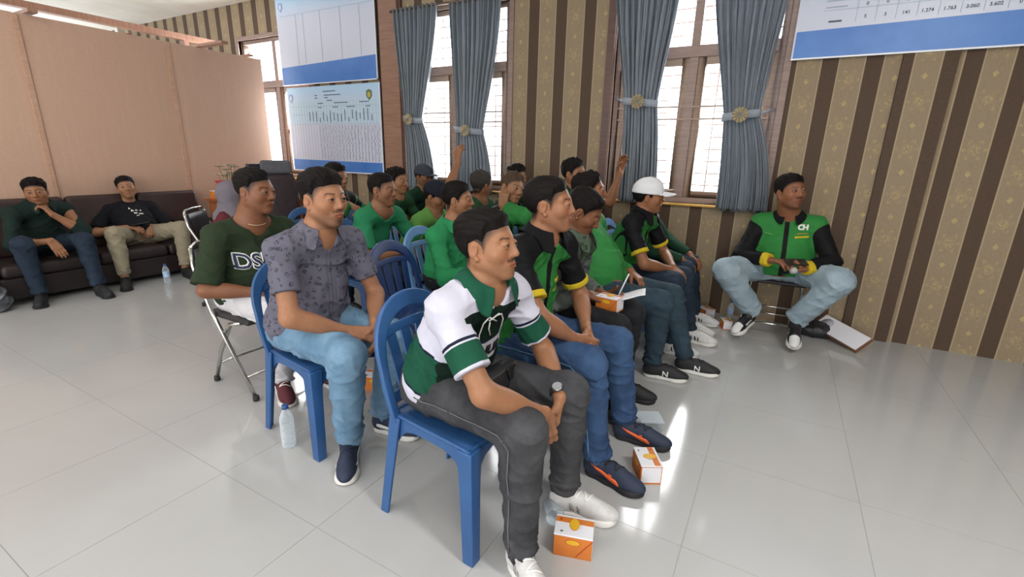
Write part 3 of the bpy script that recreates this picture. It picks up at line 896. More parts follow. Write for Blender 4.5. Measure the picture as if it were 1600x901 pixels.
def decal_quad(name, f, o0, ex, ey, w, h, n, m, parent, nx=10, ny=4, off=0.0015, shape=None):
    V = []; 
    for j in range(ny + 1):
        for i in range(nx + 1):
            a, b = (i / nx - .5) * w, (j / ny - .5) * h
            if shape: a, b = shape(a, b)
            V.append(np.asarray(o0) + np.asarray(ex) * a + np.asarray(ey) * b)
    fc = [(j * (nx + 1) + i, j * (nx + 1) + i + 1, (j + 1) * (nx + 1) + i + 1, (j + 1) * (nx + 1) + i) for j in range(ny) for i in range(nx)]
    return decal(name, f, np.array(V, F4), fc, n, m, parent, off)
def decal_text(name, f, s, size, o0, ex, ey, n, m, parent, off=0.002, bold=0.0, spacing=1.0):
    me = text_mesh(s, size, 0, bold, 'CENTER', spacing)
    bm = bmesh.new(); bm.from_mesh(me)
    bmesh.ops.triangulate(bm, faces=bm.faces); bmesh.ops.subdivide_edges(bm, edges=[e for e in bm.edges if e.calc_length() > 0.012], cuts=1)
    bmesh.ops.triangulate(bm, faces=bm.faces)
    V = np.array([np.asarray(o0) + np.asarray(ex) * v.co.x + np.asarray(ey) * v.co.y for v in bm.verts], F4)
    fc = [tuple(v.index for v in q.verts) for q in bm.faces]
    bm.free(); bpy.data.meshes.remove(me)
    return decal(name, f, V, fc, n, m, parent, off)
# ------------------------------------------------------------------ the human figure
def rotm(yaw=0, pitch=0, roll=0):
    """columns: forward, left, up; pitch > 0 looks down, roll > 0 tilts to the right"""
    y, p, r = (math.radians(a) for a in (yaw, pitch, roll))
    M = Matrix.Rotation(y, 3, 'Z') @ Matrix.Rotation(p, 3, 'Y') @ Matrix.Rotation(r, 3, 'X')
    return np.array(M, F4)
def ik(a, c, L1, L2, pole):
    a = np.asarray(a, F4); c = np.asarray(c, F4); v = c - a; d = float(np.linalg.norm(v)); u = v / (d + 1e-9)
    d2 = min(max(d, abs(L1 - L2) + 0.02), 0.998 * (L1 + L2)); c = a + u * d2
    x = (L1 * L1 - L2 * L2 + d2 * d2) / (2 * d2); h = math.sqrt(max(L1 * L1 - x * x, 0))
    q = np.asarray(pole, F4) - a; q = q - u * float(q @ u)
    return a + u * x + nrm(q) * h, c

def sphere(q, c, r): 
    e = q - np.asarray(c, F4); return np.sqrt(np.einsum('ij,ij->i', e, e)) - r
def head_base(qa, jaw=1.0):
    d = d_ell(qa, A(-.014, 0, .032), (.097, .077, .079))
    d = smin(d, d_ell(qa, A(.020, 0, -.026), (.069, .061 * jaw, .078)), .03)
    d = smin(d, d_cone(qa, A(-.008, .048 * jaw, -.046), A(.058, .012, -.092), .022, .019), .03)
    d = smin(d, sphere(qa, (.072, 0, -.091), .016), .02)
    return d
EYE = (.0775, .032, .006)
def head_d(q, jaw=1.0, detail=True):
    qa = q.copy(); qa[:, 1] = np.abs(qa[:, 1])
    d = head_base(qa, jaw)
    d = smin(d, sphere(qa, (.052, .040, -.020), .027), .022)
    d = smin(d, d_cone(qa, A(.080, 0, .026), A(.058, .047, .026), .011, .010), .014)
    d = smax(d, -sphere(qa, (.0985, .033, .005), .0140), .012)
    d = smin(d, d_cone(qa, A(.086, 0, .016), A(.1010, 0, -.024), .0070, .0115), .012)
    d = smin(d, sphere(qa, (.0905, .0125, -.028), .0098), .008)
    d = smin(d, d_ell(qa, A(.072, 0, -.060), (.020, .029, .021)), .015)
    d = smin(d, d_cone(qa, A(.0945, 0, -.0548), A(.085, .022, -.060), .0046, .0030), .004)
    d = smin(d, d_cone(qa, A(.0930, 0, -.0650), A(.084, .020, -.0615), .0058, .0035), .004)
    d = smax(d, -d_ell(qa, A(.104, 0, -.0602), (.012, .020, .0016)), .003)
    if detail:
        lid = sphere(qa, EYE, .0158)
        lid = np.maximum(lid, -d_ell(qa, A(.0935, .032, .0042), (.012, .0130, .0043)))
        d = smin(d, lid, .003)
    a = math.radians(-14); R = np.array([[math.cos(a), 0, -math.sin(a)], [0, 1, 0], [math.sin(a), 0, math.cos(a)]], F4)
    e = d_ell(qa, A(-.015, .077, -.004), (.0155, .009, .0275), R)
    e = smax(e, -d_ell(qa, A(-.009, .088, -.001), (.010, .0085, .018)), .005)
    e = smin(e, sphere(qa, (-.004, .075, -.033), .009), .006)
    return smin(d, e, .006)
HL = ([-.13, -.088, -.05, -.032, .0, .018, .03, .05, .068, .088, .12], [-.080, -.078, -.058, -.012, .004, -.012, .022, .045, .058, .068, .072])
def hair_t(q, hp):
    """hair thickness above the skin (negative outside the hair)"""
    x, y, z = q[:, 0], np.abs(q[:, 1]), q[:, 2]
    zl = np.interp(x, HL[0], HL[1]).astype(F4) + hp.get('lift', 0.0) - hp.get('peak', .12) * np.clip(y - .03, 0, .05) * np.clip((x - .03) / .05, 0, 1) * -1
    w = z - zl
    fd = hp.get('fade', .0) * np.clip((y - .045) / .02, 0, 1) * np.clip((z + .03) / .02, 0, 1)
    top = np.clip((z - .018 - hp.get('hi', 0)) / .085, 0, 1); top = top * top * (3 - 2 * top)
    t = hp.get('ts', .004) + (hp.get('tt', .02) - hp.get('ts', .004)) * top
    fz = np.clip((x - .0) / .07, 0, 1)
    t = t + hp.get('quiff', 0.0) * fz * top + hp.get('sweep', 0.0) * np.clip(q[:, 1] / .07, -1, 1) * top
    s = np.clip((w - fd) / (.026 + .022 * fz), 0, 1)
    n = hp.get('n', .003)
    if n:
        sd = hp.get('seed', 0); an = np.arctan2(q[:, 1], q[:, 2] + .04)
        t = t + n * (top + .15) * (np.sin(an * 23 + 2.2 * np.sin(x * 38 + sd) + sd) * (.6 + .4 * np.sin(x * 31 + an * 5 + 2 * sd)) + .7 * np.sin(an * 51 + 3 * np.sin(x * 24 + 1.7 * sd) + x * 20) + hp.get('mess', .5) * np.sin(x * 85 + an * 9 + sd) * np.sin(an * 13 + sd * 3 + x * 30))
    w2 = w - fd
    return np.where(w2 > 0, t * s - .002 * (1 - s), -.002 + np.clip(w2, -.05, 0) * .6).astype(F4), w
def hair_d(q, hp, jaw):
    qa = q.copy(); qa[:, 1] = np.abs(qa[:, 1])
    t, w = hair_t(q, hp)
    return head_base(qa, jaw) - t
def face_col(q, sk):
    skin = np.array(sk['c'], F4); hc = np.array(sk.get('hair', S('17120f')), F4)
    qa = q.copy(); qa[:, 1] = np.abs(qa[:, 1]); x, y, z = qa.T
    c = np.tile(skin, (len(q), 1))
    def mix(c, col, f): f = np.clip(f, 0, 1)[:, None]; return c * (1 - f) + np.asarray(col, F4) * f
    fr = x > .05
    # warmer cheeks and nose, ears
    c = mix(c, skin * A(1.08, .86, .80), .5 * np.exp(-((x - .075) ** 2 + (y - .038) ** 2 + (z + .022) ** 2) / .0006))
    c = mix(c, skin * A(1.06, .82, .76), .25 * np.exp(-(sphere(qa, (-.014, .082, -.004), 0) ** 2) / .0008))
    st = sk.get('stubble', .15)
    beard = np.clip((-.04 - z) / .03, 0, 1) * np.clip((x + .01) / .03, 0, 1) * (q[:, 2] > -.135)
    c = mix(c, hc, beard * st * .9)
    mo = np.exp(-((z + .0455) / .006) ** 2) * (y < .030) * (x > .078)
    c = mix(c, hc, mo * sk.get('mous', .2))
    go = np.exp(-((z + .088) / .013) ** 2 - (y / .02) ** 2) * (x > .06)
    c = mix(c, hc, go * sk.get('goat', .1))
    # lips
    lu = d_cone(qa, A(.0945, 0, -.0548), A(.085, .022, -.060), .0046, .0030); ll = d_cone(qa, A(.0930, 0, -.0650), A(.084, .020, -.0615), .0058, .0035)
    l = np.minimum(lu, ll)
    c = mix(c, skin * A(.80, .50, .47), (l < .0022) * .75 * fr)
    c = mix(c, skin * .18, (np.abs(z + .0602) < .0016) * (y < .021) * (x > .083) * .8)
    # brows and lashes
    br = np.abs(z - (.0265 + .004 * np.clip((y - .012) / .03, 0, 1) - .006 * np.clip((y - .042) / .012, 0, 1)))
    c = mix(c, hc, np.clip(1.5 - br / .0030, 0, 1) * (y > .013) * (y < .052) * fr * .8)
    le = np.abs(z - (.0105 - 26 * (y - .032) ** 2))
    c = mix(c, hc, np.clip(1.4 - le / .0018, 0, 1) * (np.abs(y - .032) < .0165) * (x > .078) * .9)
    # fade of clipped hair at the sides
    t, w = hair_t(q, sk.get('hp', {}))
    if not sk.get('bald'):
        fa = sk.get('hp', {}).get('fade', 0.0)
        c = mix(c, hc, np.clip((w + .012) / (.020 + fa * .8), 0, 1) ** .7 * .93 * (sphere(qa, (-.015, .077, -.004), .030) > 0))
    return c

def finger_chain(base, dirv, nrmv, lens, curls, r0, r1):
    out = []; p = np.asarray(base, F4); d = nrm(dirv); n = nrm(nrmv); n = nrm(n - d * float(d @ n))
    rs = np.linspace(r0, r1, 4)
    for i, (L, a) in enumerate(zip(lens, curls)):
        a = math.radians(a); d2 = d * math.cos(a) + n * math.sin(a); n = n * math.cos(a) - d * math.sin(a); d = nrm(d2)
        q = p + d * L; out.append(cone(p, q, rs[i], rs[i + 1])); p = q
    return out
def hand_prims(wr, dirv, palm, right, curl=35, spread=1.0, s=1.0, thumb=None, curls=None):
    d = nrm(dirv); n = nrm(np.asarray(palm, F4)); n = nrm(n - d * float(n @ d))
    t = np.cross(d, n) if right else np.cross(n, d)      # thumb side
    wr = np.asarray(wr, F4); pr = []
    P = lambda x, y, z=0: wr + d * (x * s) + t * (y * s) + n * (z * s)
    kn = [(.090, .029), (.094, .0095), (.089, -.010), (.080, -.028)]
    L = [(.040, .025, .019), (.044, .028, .020), (.041, .026, .019), (.032, .020, .017)]
    for i, ((x, y), l) in enumerate(zip(kn, L)):
        pr.append(cone(P(.0, y * .55), P(x, y), .0145 * s, .0108 * s))
        c = curls[i] if curls else curl
        pr += finger_chain(P(x, y), d + t * y * 1.6 * spread, n, [v * s for v in l], (c * .75, c, c * .7), .0098 * s, .0072 * s)
    pr.append(cone(P(.01, .012, .004), P(.045, .028, .010), .016 * s, .0135 * s))
    th = thumb or (24, 18, 14)
    pr += finger_chain(P(.032, .026, .006), d * .75 + t * .62 + n * .25, n - t * .9, [v * s for v in (.040, .031, .024)], th, .0125 * s, .0085 * s)
    return pr

M_SKIN = mat('skin', (.4, .25, .18), 0.5, 0, 0.3)
def _sk(m):
    a = m.node_tree.nodes.new('ShaderNodeAttribute'); a.attribute_name = 'Col'
    n = noise(m, 60, 4, 0.6); n2 = noise(m, 300, 2)
    t = m.node_tree; mx = t.nodes.new('ShaderNodeMix'); mx.data_type = 'RGBA'; mx.blend_type = 'MULTIPLY'; mx.inputs[0].default_value = 1
    t.links.new(a.outputs['Color'], mx.inputs[6]); v = mixc(m, n, (.86, .84, .84), (1.1, 1.1, 1.1)); t.links.new(v, mx.inputs[7])
    setcol(m, mx.outputs[2]); bump(m, n2, .08, .002)
    b = bsdf(m); b.inputs['Subsurface Weight'].default_value = 0.0
_sk(M_SKIN)
M_EYE = mat('eye', (.8, .78, .75), 0.15)
def _ey(m):
    a = m.node_tree.nodes.new('ShaderNodeAttribute'); a.attribute_name = 'Col'; setcol(m, a.outputs['Color'])
_ey(M_EYE)
def hair_mat(key, c):
    def mk(name):
        m = mat(name, c, 0.6, 0, 0.12)
        n = noise(m, 60, 4, 0.7, (1, 2.6, 1)); n2 = noise(m, 260, 3, .7, (.3, 1.6, .6))
        setcol(m, mixc(m, n, tuple(v * .55 for v in c), tuple(v * 1.5 for v in c)))
        bump(m, n2 + n * .5, .5, .005)
        return m
    return G(key, mk)

def layered(key, base, layers, rough=.8, prints=None, var=.14, sheen=0.0):
    """cloth whose bands, yokes and cuffs follow the garment's own coordinates (lat, up, fr, arm, slv)"""
    m = mat(key, base, rough, 0, .10)
    t = m.node_tree; at = {}
    def get(k):
        if k not in at:
            n = t.nodes.new('ShaderNodeAttribute'); n.attribute_name = k; at[k] = X(t, n.outputs['Fac'])
        return at[k]
    n = noise(m, 16, 4, .6)
    c = mixc(m, n, tuple(v * (1 - var) for v in base), tuple(min(1, v * (1 + var)) for v in base))
    for conds, colr in layers:
        f = None
        for (k, a, b) in conds:
            if k == 'alat': s = get('lat').abs().between(a, b)
            elif k == 'vup': s = (get('up') + get('lat').abs() * 0.6).between(a, b)
            else: s = get(k).between(a, b)
            f = s if f is None else f * s
        c2 = mixc(m, n, tuple(v * (1 - var) for v in colr), tuple(min(1, v * (1 + var)) for v in colr))
        c = mixc(m, f, c, c2)
    if prints:   # scattered little printed figures
        vo = t.nodes.new('ShaderNodeTexVoronoi'); vo.inputs['Scale'].default_value = prints[0]; vo.inputs['Randomness'].default_value = .75
        t.links.new(texco(m), vo.inputs['Vector'])
        nn = noise(m, prints[0] * 3.2, 1)
        d = X(t, vo.outputs['Distance'])
        f = d.lt(.36) * nn.between(prints[2], prints[3])
        c = mixc(m, f * .85, c, prints[1])
    setcol(m, c)
    bump(m, noise(m, 800, 1) + noise(m, 30, 3, .6) * 2.0, .13, .004)
    bsdf(m).inputs['Sheen Weight'].default_value = sheen
    return m
def denim(key, c, worn, seam=None):
    def mk(name):
        m = mat(name, c, .85, 0, .2)
        n = noise(m, 7, 4, .65); n2 = noise(m, 500, 2, .5, (1, 1, .15)); n3 = noise(m, 40, 4, .7)
        cc = mixc(m, (n - .35) * 2.4, c, worn)
        cc = mixc(m, (n3 - .5) * 1.2, cc, tuple(v * .7 for v in c))
        setcol(m, mixc(m, n2 * .25, cc, worn)); bump(m, n2 + n3, .18, .003)
        return m
    return G(key, mk)

def folds(seed, amp, wl, dirs):
    r = np.random.RandomState(seed); W_ = []
    for d in dirs:
        k = nrm(np.asarray(d, F4) + r.normal(0, .22, 3)) * (2 * math.pi / (wl * r.uniform(.75, 1.35)))
        m = nrm(r.normal(0, 1, 3)) * (2 * math.pi / (wl * 3.2))
        W_.append((k.astype(F4), m.astype(F4), r.uniform(0, 6.28), r.uniform(0, 6.28), amp / len(dirs) ** .5 * r.uniform(.7, 1.2)))
    def f(p):
        o = np.zeros(len(p), F4)
        for k, m, a, b, s in W_:
            v = np.abs(np.sin((p @ k + a + 1.9 * np.sin(p @ m + b)) * .5)); rd = (1 - v) ** 2.5
            o -= s * (1.9 * rd - .35) * np.clip(.35 + .9 * np.sin(p @ m * 1.5 + a * 2), 0, 1)
        return o
    return f

QUAL = {0: dict(body=.017, cloth=.0135, head=.0062, hair=.0085, shoe=.011, hand=.0062), 1: dict(body=.014, cloth=.0102, head=.0043, hair=.0060, shoe=.0075, hand=.0050), 2: dict(body=.0115, cloth=.0072, head=.0029, hair=.0040, shoe=.0050, hand=.0038)}

def shoe(parent, heel, yaw, style, h, pitch=0.0, right=True):
    """heel: point on the ground under the heel, person frame"""
    R = rotm(yaw, pitch, 0); heel = np.asarray(heel, F4)
    L = style.get('len', 1.0)
    up = Fld([ell((.185 * L, 0, .034), (.078, .041, .036)), ell((.115 * L, 0, .050), (.085, .036, .048)), ell((.04, 0, .050), (.045, .036, .052)), cone((.035, 0, .05), (.045, 0, style.get('top', .082)), .034, .037)], .03)
    def sole2(q):
        x, y = q[:, 0], q[:, 1]
        d = None
        for cx, cy, r in ((.036, 0, .034), (.10 * L, .0, .036), (.17 * L, .003, .044), (.215 * L, 0, .039)):
            e = np.sqrt((x - cx) ** 2 + (y - cy) ** 2) - r
            d = e if d is None else smin(d, e, .05)
        return d
    th = style.get('sole_h', .026)
    def f_up(q): return smax(smax(up(q), (th - .004) - q[:, 2], .004), -(d_cone(q, A(.044, 0, .075), A(.05, 0, .14), .026, .03)), .006)
    def f_so(q):
        z = q[:, 2]; wave = .006 * np.clip((q[:, 0] - .17) / .08, 0, 1) ** 2
        return smax(sole2(q) - .002 + .25 * np.maximum(z - th * .5, 0), np.abs(z - th / 2 - wave) - th / 2, .006)
    H_ = {}
    def mk_up(v, q):
        H_['r'] = link('shoe', np_mesh('shoe', (v @ R.T) + heel, q, style['upper'], dict(sx=v[:, 0], sy=v[:, 1], sz=v[:, 2])), parent())
    later(mk_up, f_up, (-.02, -.07, -.01), (.285 * L, .07, .15), h)
    later(lambda v, q: link('sole', np_mesh('sole', (v @ R.T) + heel, q, style['sole']), H_['r']), f_so, (-.02, -.07, -.01), (.29 * L, .07, .06), h)
    fw = lambda P: f_up((np.asarray(P, F4) - heel) @ R)
    T = lambda a: np.asarray(a, F4) @ R.T
    def marks():
        root = H_['r']
        for sgn in (-1, 1):
            for kind, args in style.get('marks', []):
                n = T((0, sgn, .15))
                if kind == 'poly':
                    pts, mm, nm = args
                    V = []; k = len(pts)
                    for (x, z0, z1) in pts:
                        for s_ in (0, .5, 1): V.append(heel + T((x * L, sgn * .075, z0 + (z1 - z0) * s_)))
                    fc = [(i * 3 + j, (i + 1) * 3 + j, (i + 1) * 3 + j + 1, i * 3 + j + 1) for i in range(k - 1) for j in range(2)]
                    decal(nm, fw, np.array(V, F4), fc, n, mm, root, .0025, True)
                elif kind == 'text':
                    s_, x, z, sz, mm = args
                    decal_text('lettering', fw, s_, sz, heel + T((x * L, sgn * .075, z)), T((-sgn, 0, 0)), T((0, 0, 1)), n, mm, root, .0015, .001)
        if style.get('laces'):
            for i in range(4):
                x = (.095 + i * .022) * L
                V = []
                for j in range(9):
                    y = -.026 + j * .0065
                    for dx in (-.0035, .0035): V.append(heel + T((x + dx + .01 * (1 if i % 2 else -1) * (y / .026), y, .16)))
                fc = [(j * 2, j * 2 + 1, j * 2 + 3, j * 2 + 2) for j in range(8)]
                decal('lace', fw, np.array(V, F4), fc, T((.15, 0, 1)), style['laces'], root, .002)
    after(marks)

def person(label, base, yaw, J, skin, hair, top, pants, shoes, q=0, bulk=.91, belly=0.0, scale=1.0, head=None, group=None, hands=None, cap=None, feet=None, extras=None, scarf=None):
    Q = QUAL[q]
    root = empty('person', (base[0], base[1], 0), math.radians(yaw))
    tag(root, label, 'person', group)
    g = lambda k, d=None: np.asarray(J[k], F4) if k in J else (np.asarray(d, F4) if d is not None else None)
    P = g('pel', (0, 0, .53)); sR = g('shR'); sL = g('shL')
    mid = (sR + sL) / 2
    lat = nrm(sL - sR); up = nrm(mid - P); fr = nrm(np.cross(lat, up)); up = np.cross(fr, lat)
    N = mid + up * .045 - fr * .012
    sR = sR - up * .018 + lat * .010; sL = sL - up * .018 - lat * .010
    Rt = np.stack([fr, lat, up], 1)          # torso frame
    sl = g('slouch', (-.03,))[0]
    C = P + (mid - P) * .62 + fr * sl
    Bc = P + (mid - P) * .30 + fr * (sl * .8)
    w = float(np.linalg.norm(sL - sR)) / 2
    b = bulk; s = scale
    hp = head or {}
    Hc = np.asarray(J['head'], F4); Rh = rotm(*hp.get('rot', (0, 0, 0))); hs = hp.get('s', .97) * s
    jaw = hp.get('jaw', 1.0)
    U, Fo, TH, SH = .285 * s, .250 * s, .42 * s, .415 * s
    nb = .053 * hp.get('neck', 1.0)
    torso_p = [ell(P + fr * .01, (.115 * b, .165 * b, .115), Rt), ell(Bc + fr * (.015 + belly * .5), (.110 * b + belly, .150 * b, .17), Rt), ell(C, (.108 * b, .146 * b, .165), Rt), cone(sR + lat * .02, sL - lat * .02, .048, .048, .05), cone(N - up * .012, sR + up * .005, .055, .043, .05), cone(N - up * .012, sL + up * .005, .055, .043, .05)]
    torso = Fld(torso_p, .06)
    limbs = {}
    arms = {}
    for sd, sh in (('R', sR), ('L', sL)):
        wr = g('wr' + sd); el = g('el' + sd)
        e, wr = ik(sh, wr, U, Fo, el)
        arms[sd] = (sh, e, wr)
        u_ = nrm(wr - e)
        limbs['arm' + sd] = Fld([cone(sh, e, .045 * b ** .5, .037 * b ** .3), cone(e, wr, .037 * b ** .3, .0255), ell(e + u_ * .07, (.10, .039 * b ** .3, .037), frame(u_))], .025)
    legs = {}
    for sd, sg in (('R', -1), ('L', 1)):
        hip = P + lat * (sg * .088 * b) + A(.015, 0, -.01)
        an = g('an' + sd); k, an = ik(hip, an, TH, SH, g('kn' + sd))
        legs[sd] = (hip, k, an)
        limbs['leg' + sd] = Fld([cone(hip, k, .068, .042), cone(k, an, .042, .034), ell(k + (an - k) * .3 - A(.012, 0, 0), (.10, .042, .042), frame(nrm(an - k)))], .03)
    # hands
    handf = {}
    for sd in 'RL':
        sh, e, wr = arms[sd]; hd = (hands or {}).get(sd, {})
        d = nrm(np.asarray(hd.get('dir', wr - e), F4)); pn = np.asarray(hd.get('palm', (0, 0, -1)), F4)
        handf[sd] = Fld(hand_prims(wr - d * .008, d, pn, sd == 'R', hd.get('curl', 35), hd.get('spread', 1.0), 1.0 * s, hd.get('thumb'), hd.get('curls')), .009)
    neck = Fld([cone(Hc + Rh @ A(-.022, 0, -.05) * hs, N - up * .02, nb, nb * 1.08), cone(Hc + Rh @ A(-.005, 0, -.06) * hs, N - up * .02 + fr * .01, nb * .85, nb)], .02)
    feet_d = {}
    for sd in 'RL':
        an = legs[sd][2]; fo = (feet or {}).get(sd, {}); yw = fo.get('yaw', 0); Rf = rotm(yw, fo.get('pitch', 0))
        heel = np.asarray(fo['heel'], F4) if 'heel' in fo else an + Rf @ A(-.045, 0, 0) * A(1, 1, 0) + A(0, 0, -an[2])
        feet_d[sd] = (heel, yw, fo.get('pitch', 0))
        limbs['foot' + sd] = Fld([cone(an, heel + Rf @ A(.045, 0, .05), .036, .034), cone(heel + Rf @ A(.045, 0, .05), heel + Rf @ A(.18, 0, .035), .034, .022)], .02)
    def hq(p): return ((p - Hc) @ Rh) / hs
    def f_head(p):
        d = np.full(len(p), .5, F4)
        m = np.abs(p - Hc).max(1) < .24
        if m.any(): d[m] = head_d(hq(p[m]), jaw) * hs
        return d
    def f_body(p):
        d = torso(p)
        for k, L in limbs.items(): d = smin(d, L(p), .025 if k[0] == 'a' else .006)
        d = smin(d, neck(p), .035)
        d = smin(d, f_head(p), .014)
        for sd in 'RL': d = smin(d, handf[sd](p), .010)
        return d
    fields = [torso, neck] + list(limbs.values()) + list(handf.values())
    lo, hi = bounds(*fields); hl = Hc - .17; hh = Hc + .17
    lo = np.minimum(lo, hl) - .03; hi = np.maximum(hi, hh) + .03
    # ---- body: one continuous surface, polygonised finer at the head and hands
    I = dict(root=root, P=P, N=N, C=C, lat=lat, up=up, fr=fr, arms=arms, legs=legs, Hc=Hc, Rh=Rh, hs=hs, hands=handf, mid=mid, f_body=f_body)
    palms = {sd: Fld(handf[sd].pr[::4][:4] + handf[sd].pr[-4:-3], .009) for sd in 'RL'}
    def f_rough(p):
        d = torso(p)
        for k, L in limbs.items(): d = smin(d, L(p), .025 if k[0] == 'a' else .006)
        d = smin(d, neck(p), .035)
        m = np.abs(p - Hc).max(1) < .20
        if m.any():
            qa = hq(p[m]); qa[:, 1] = np.abs(qa[:, 1]); d[m] = smin(d[m], head_base(qa, jaw) * hs, .014)
        for sd in 'RL': d = smin(d, palms[sd](p), .010)
        return d
    def f_near_head(p): return smin(smin(torso(p), neck(p), .035), f_head(p), .014)
    def f_near_hand(sd):
        return lambda p: smin(limbs['arm' + sd](p), handf[sd](p), .010)
    fine = [(Hc + Rh @ A(.005, 0, -.012) * hs, .160 * hs, Q['head'], f_near_head)]
    for sd in 'RL': fine.append((handf[sd].c, handf[sd].R * .93, Q['hand'], f_near_hand(sd)))
    VV, QQ = [], []
    def coarse(v, qd):
        drop = np.zeros(len(qd), bool)
        for c, R_, h_, f_ in fine: drop |= (np.linalg.norm(v[qd] - c, axis=2) < R_ - Q['body'] * .6).all(1)
        v, qd = drop_unused(v, qd[~drop]); VV.append(v); QQ.append(qd)
    later(coarse, f_rough, lo, hi, Q['body'])
    for c, R_, h_, f_ in fine:
        def finer(v, qd, c=c, R_=R_):
            keep = (np.linalg.norm(v[qd] - c, axis=2) < R_).any(1)
            v, qd = drop_unused(v, qd[keep]); VV.append(v); QQ.append(qd)
        later(finer, f_, c - R_ - .01, c + R_ + .01, h_)
    sk = dict(skin); sk['hp'] = hair
    if cap or scarf: sk['bald'] = True
    def mk_body():
        n0 = 0; qs = []
        for v_, q_ in zip(VV, QQ): qs.append(q_ + n0); n0 += len(v_)
        v = np.concatenate(VV); qd = np.concatenate(qs)
        colr = np.tile(np.array(sk['c'], F4), (len(v), 1))
        qh = hq(v); m = (np.linalg.norm(qh, axis=1) < .19) & (qh[:, 2] > -.125)
        if m.any(): colr[m] = face_col(qh[m].astype(F4), sk)
        body = link('body', np_mesh('body', v, qd, M_SKIN, None, colr), root); I['body'] = body
        for sg in (1, -1):
            bm = bmesh.new(); bmesh.ops.create_uvsphere(bm, u_segments=16, v_segments=12, radius=.0140)
            vs = np.array([x.co for x in bm.verts], F4); fc = [tuple(x.index for x in f_.verts) for f_ in bm.faces]; bm.free()
            gz = nrm(np.asarray(hp.get('gaze', (1, 0, -.05)), F4)); ang = (vs / .0140) @ gz
            ec = np.where((ang > .86)[:, None], A(.012, .008, .006), A(.40, .36, .33)).astype(F4)
            c0 = np.array((EYE[0], sg * EYE[1], EYE[2]), F4)
            pw = ((vs + c0) * hs) @ Rh.T + Hc
            me = bpy.data.meshes.new('eye'); me.from_pydata([tuple(map(float, x)) for x in pw], [], fc); me.materials.append(M_EYE)
            at = me.attributes.new('Col', 'FLOAT_COLOR', 'POINT'); at.data.foreach_set('color', np.concatenate([ec, np.ones((len(ec), 1), F4)], 1).ravel())
            for x in me.polygons: x.use_smooth = True
            link('eye', me, body)
    after(mk_body)
    # ---- hair / cap
    if not scarf:
        def f_hair(p):
            d = np.full(len(p), .5, F4); m = np.abs(p - Hc).max(1) < .24
            if m.any(): d[m] = hair_d(hq(p[m]), hair, jaw) * hs
            return d
        def mk_hair(v, qd):
            d = f_head(v); keep = (d[qd] > -.004).any(1)
            zc = hq(v)[:, 2]
            if cap: keep &= (zc[qd] < .035).all(1)
            if keep.any():
                v, qd = drop_unused(v, qd[keep])
                link('hair', np_mesh('hair', v, qd, hair.get('mat') or hair_mat('hair_black', S('110d0c'))), root)
        later(mk_hair, f_hair, Hc - .16, Hc + .19, Q['hair'])
    if cap:
        tilt = math.radians(cap.get('tilt', 8)); Rc = np.array(Matrix.Rotation(tilt, 3, 'Y'), F4)
        def f_crown(p):
            u_ = hq(p) @ Rc
            d = d_ell(u_, A(-.010, 0, .036), (.114, .092, .104))
            return smax(d, .024 - u_[:, 2], .006) * hs
        def f_brim(p):
            u_ = hq(p) @ Rc
            d = d_ell(u_ + A(0, 0, 1) * (u_[:, 1:2] ** 2 * 3.0), A(.105, 0, .040), (.085, .078, .008))
            return smax(d, -d_ell(u_, A(-.010, 0, .03), (.106, .084, .16)), .004) * hs
        def mk_crown(v, qd):
            I['cap'] = link('cap', np_mesh('cap', v, qd, cap['mat']), root)
            cb = ((A(-.010, 0, .139) @ Rc.T) * hs) @ Rh.T + Hc
            MB().lathe([(.0005, .004), (.008, .002), (.008, -.002), (.0005, -.004)], 8, center=tuple(map(float, cb))).build('cap_button', cap['mat'], I['cap'])
        later(mk_crown, f_crown, Hc - .2, Hc + .2, Q['hair'] * 1.2)
        later(lambda v, qd: link('brim', np_mesh('brim', v, qd, cap.get('brim', cap['mat'])), I['cap']), f_brim, Hc - .24, Hc + .24, Q['hair'] * .8)
    if scarf:
        sp = Fld([ell(Hc + Rh @ A(-.02, 0, .03) * hs, (.115, .095, .115), Rh), cone(Hc + A(-.03, 0, -.06), N - up * .05, .085, .13), ell(N - up * .06 + fr * .04, (.14, .19, .12), Rt)], .05)
        ff = folds(5, .006, .07, [(0, .3, 1), (1, 0, .4)])
        def f_sc(p): return smax(sp(p) + ff(p), -(d_ell(hq(p), A(.09, 0, -.03), (.06, .06, .085)) * hs), .01)
        later(lambda v, qd: link('headscarf', np_mesh('headscarf', v, qd, scarf), root), f_sc, sp.lo - .03, sp.hi + .03, Q['cloth'])
    # ---- trousers
    pi = pants.get('inf', .016)
    hipb = Fld([ell(P + A(.0, 0, .0), (.124 * b, .174 * b, .120), Rt), ell(P + up * .06 + fr * .01, (.092 * b + belly * .4, .138 * b, .085), Rt)], .05)
    pl = {}
    for sd in 'RL':
        hip, k, an = legs[sd]; u_ = nrm(an - k)
        cut = an + u_ * pants.get('len', .01)
        wid = pants.get('leg', 1.0); tw = max(1.0, b) ** .6
        pl[sd] = (Fld([cone(hip + A(-.02, 0, .0), k, (.088 + pi * .5) * tw, (.058 + pi * .6) * wid), cone(k, cut + u_ * .05, (.058 + pi * .6) * wid, (.042 + pi * .7) * wid), ell(k + u_ * .12 - A(.012, 0, 0), (.13, .052 + pi * .6, .055 + pi * .6), frame(u_))], .035), cut, u_)
    fo = folds(pants.get('seed', 3), pants.get('fold', .0065) * 1.1, .10, [(1, 0, .35), (.5, .6, .6), (.2, -.5, 1), (0, .4, 1)])
    fo2 = folds(pants.get('seed', 3) + 9, .010, .055, [(0, 0, 1), (.3, .2, 1)])
    waist = P + up * .14
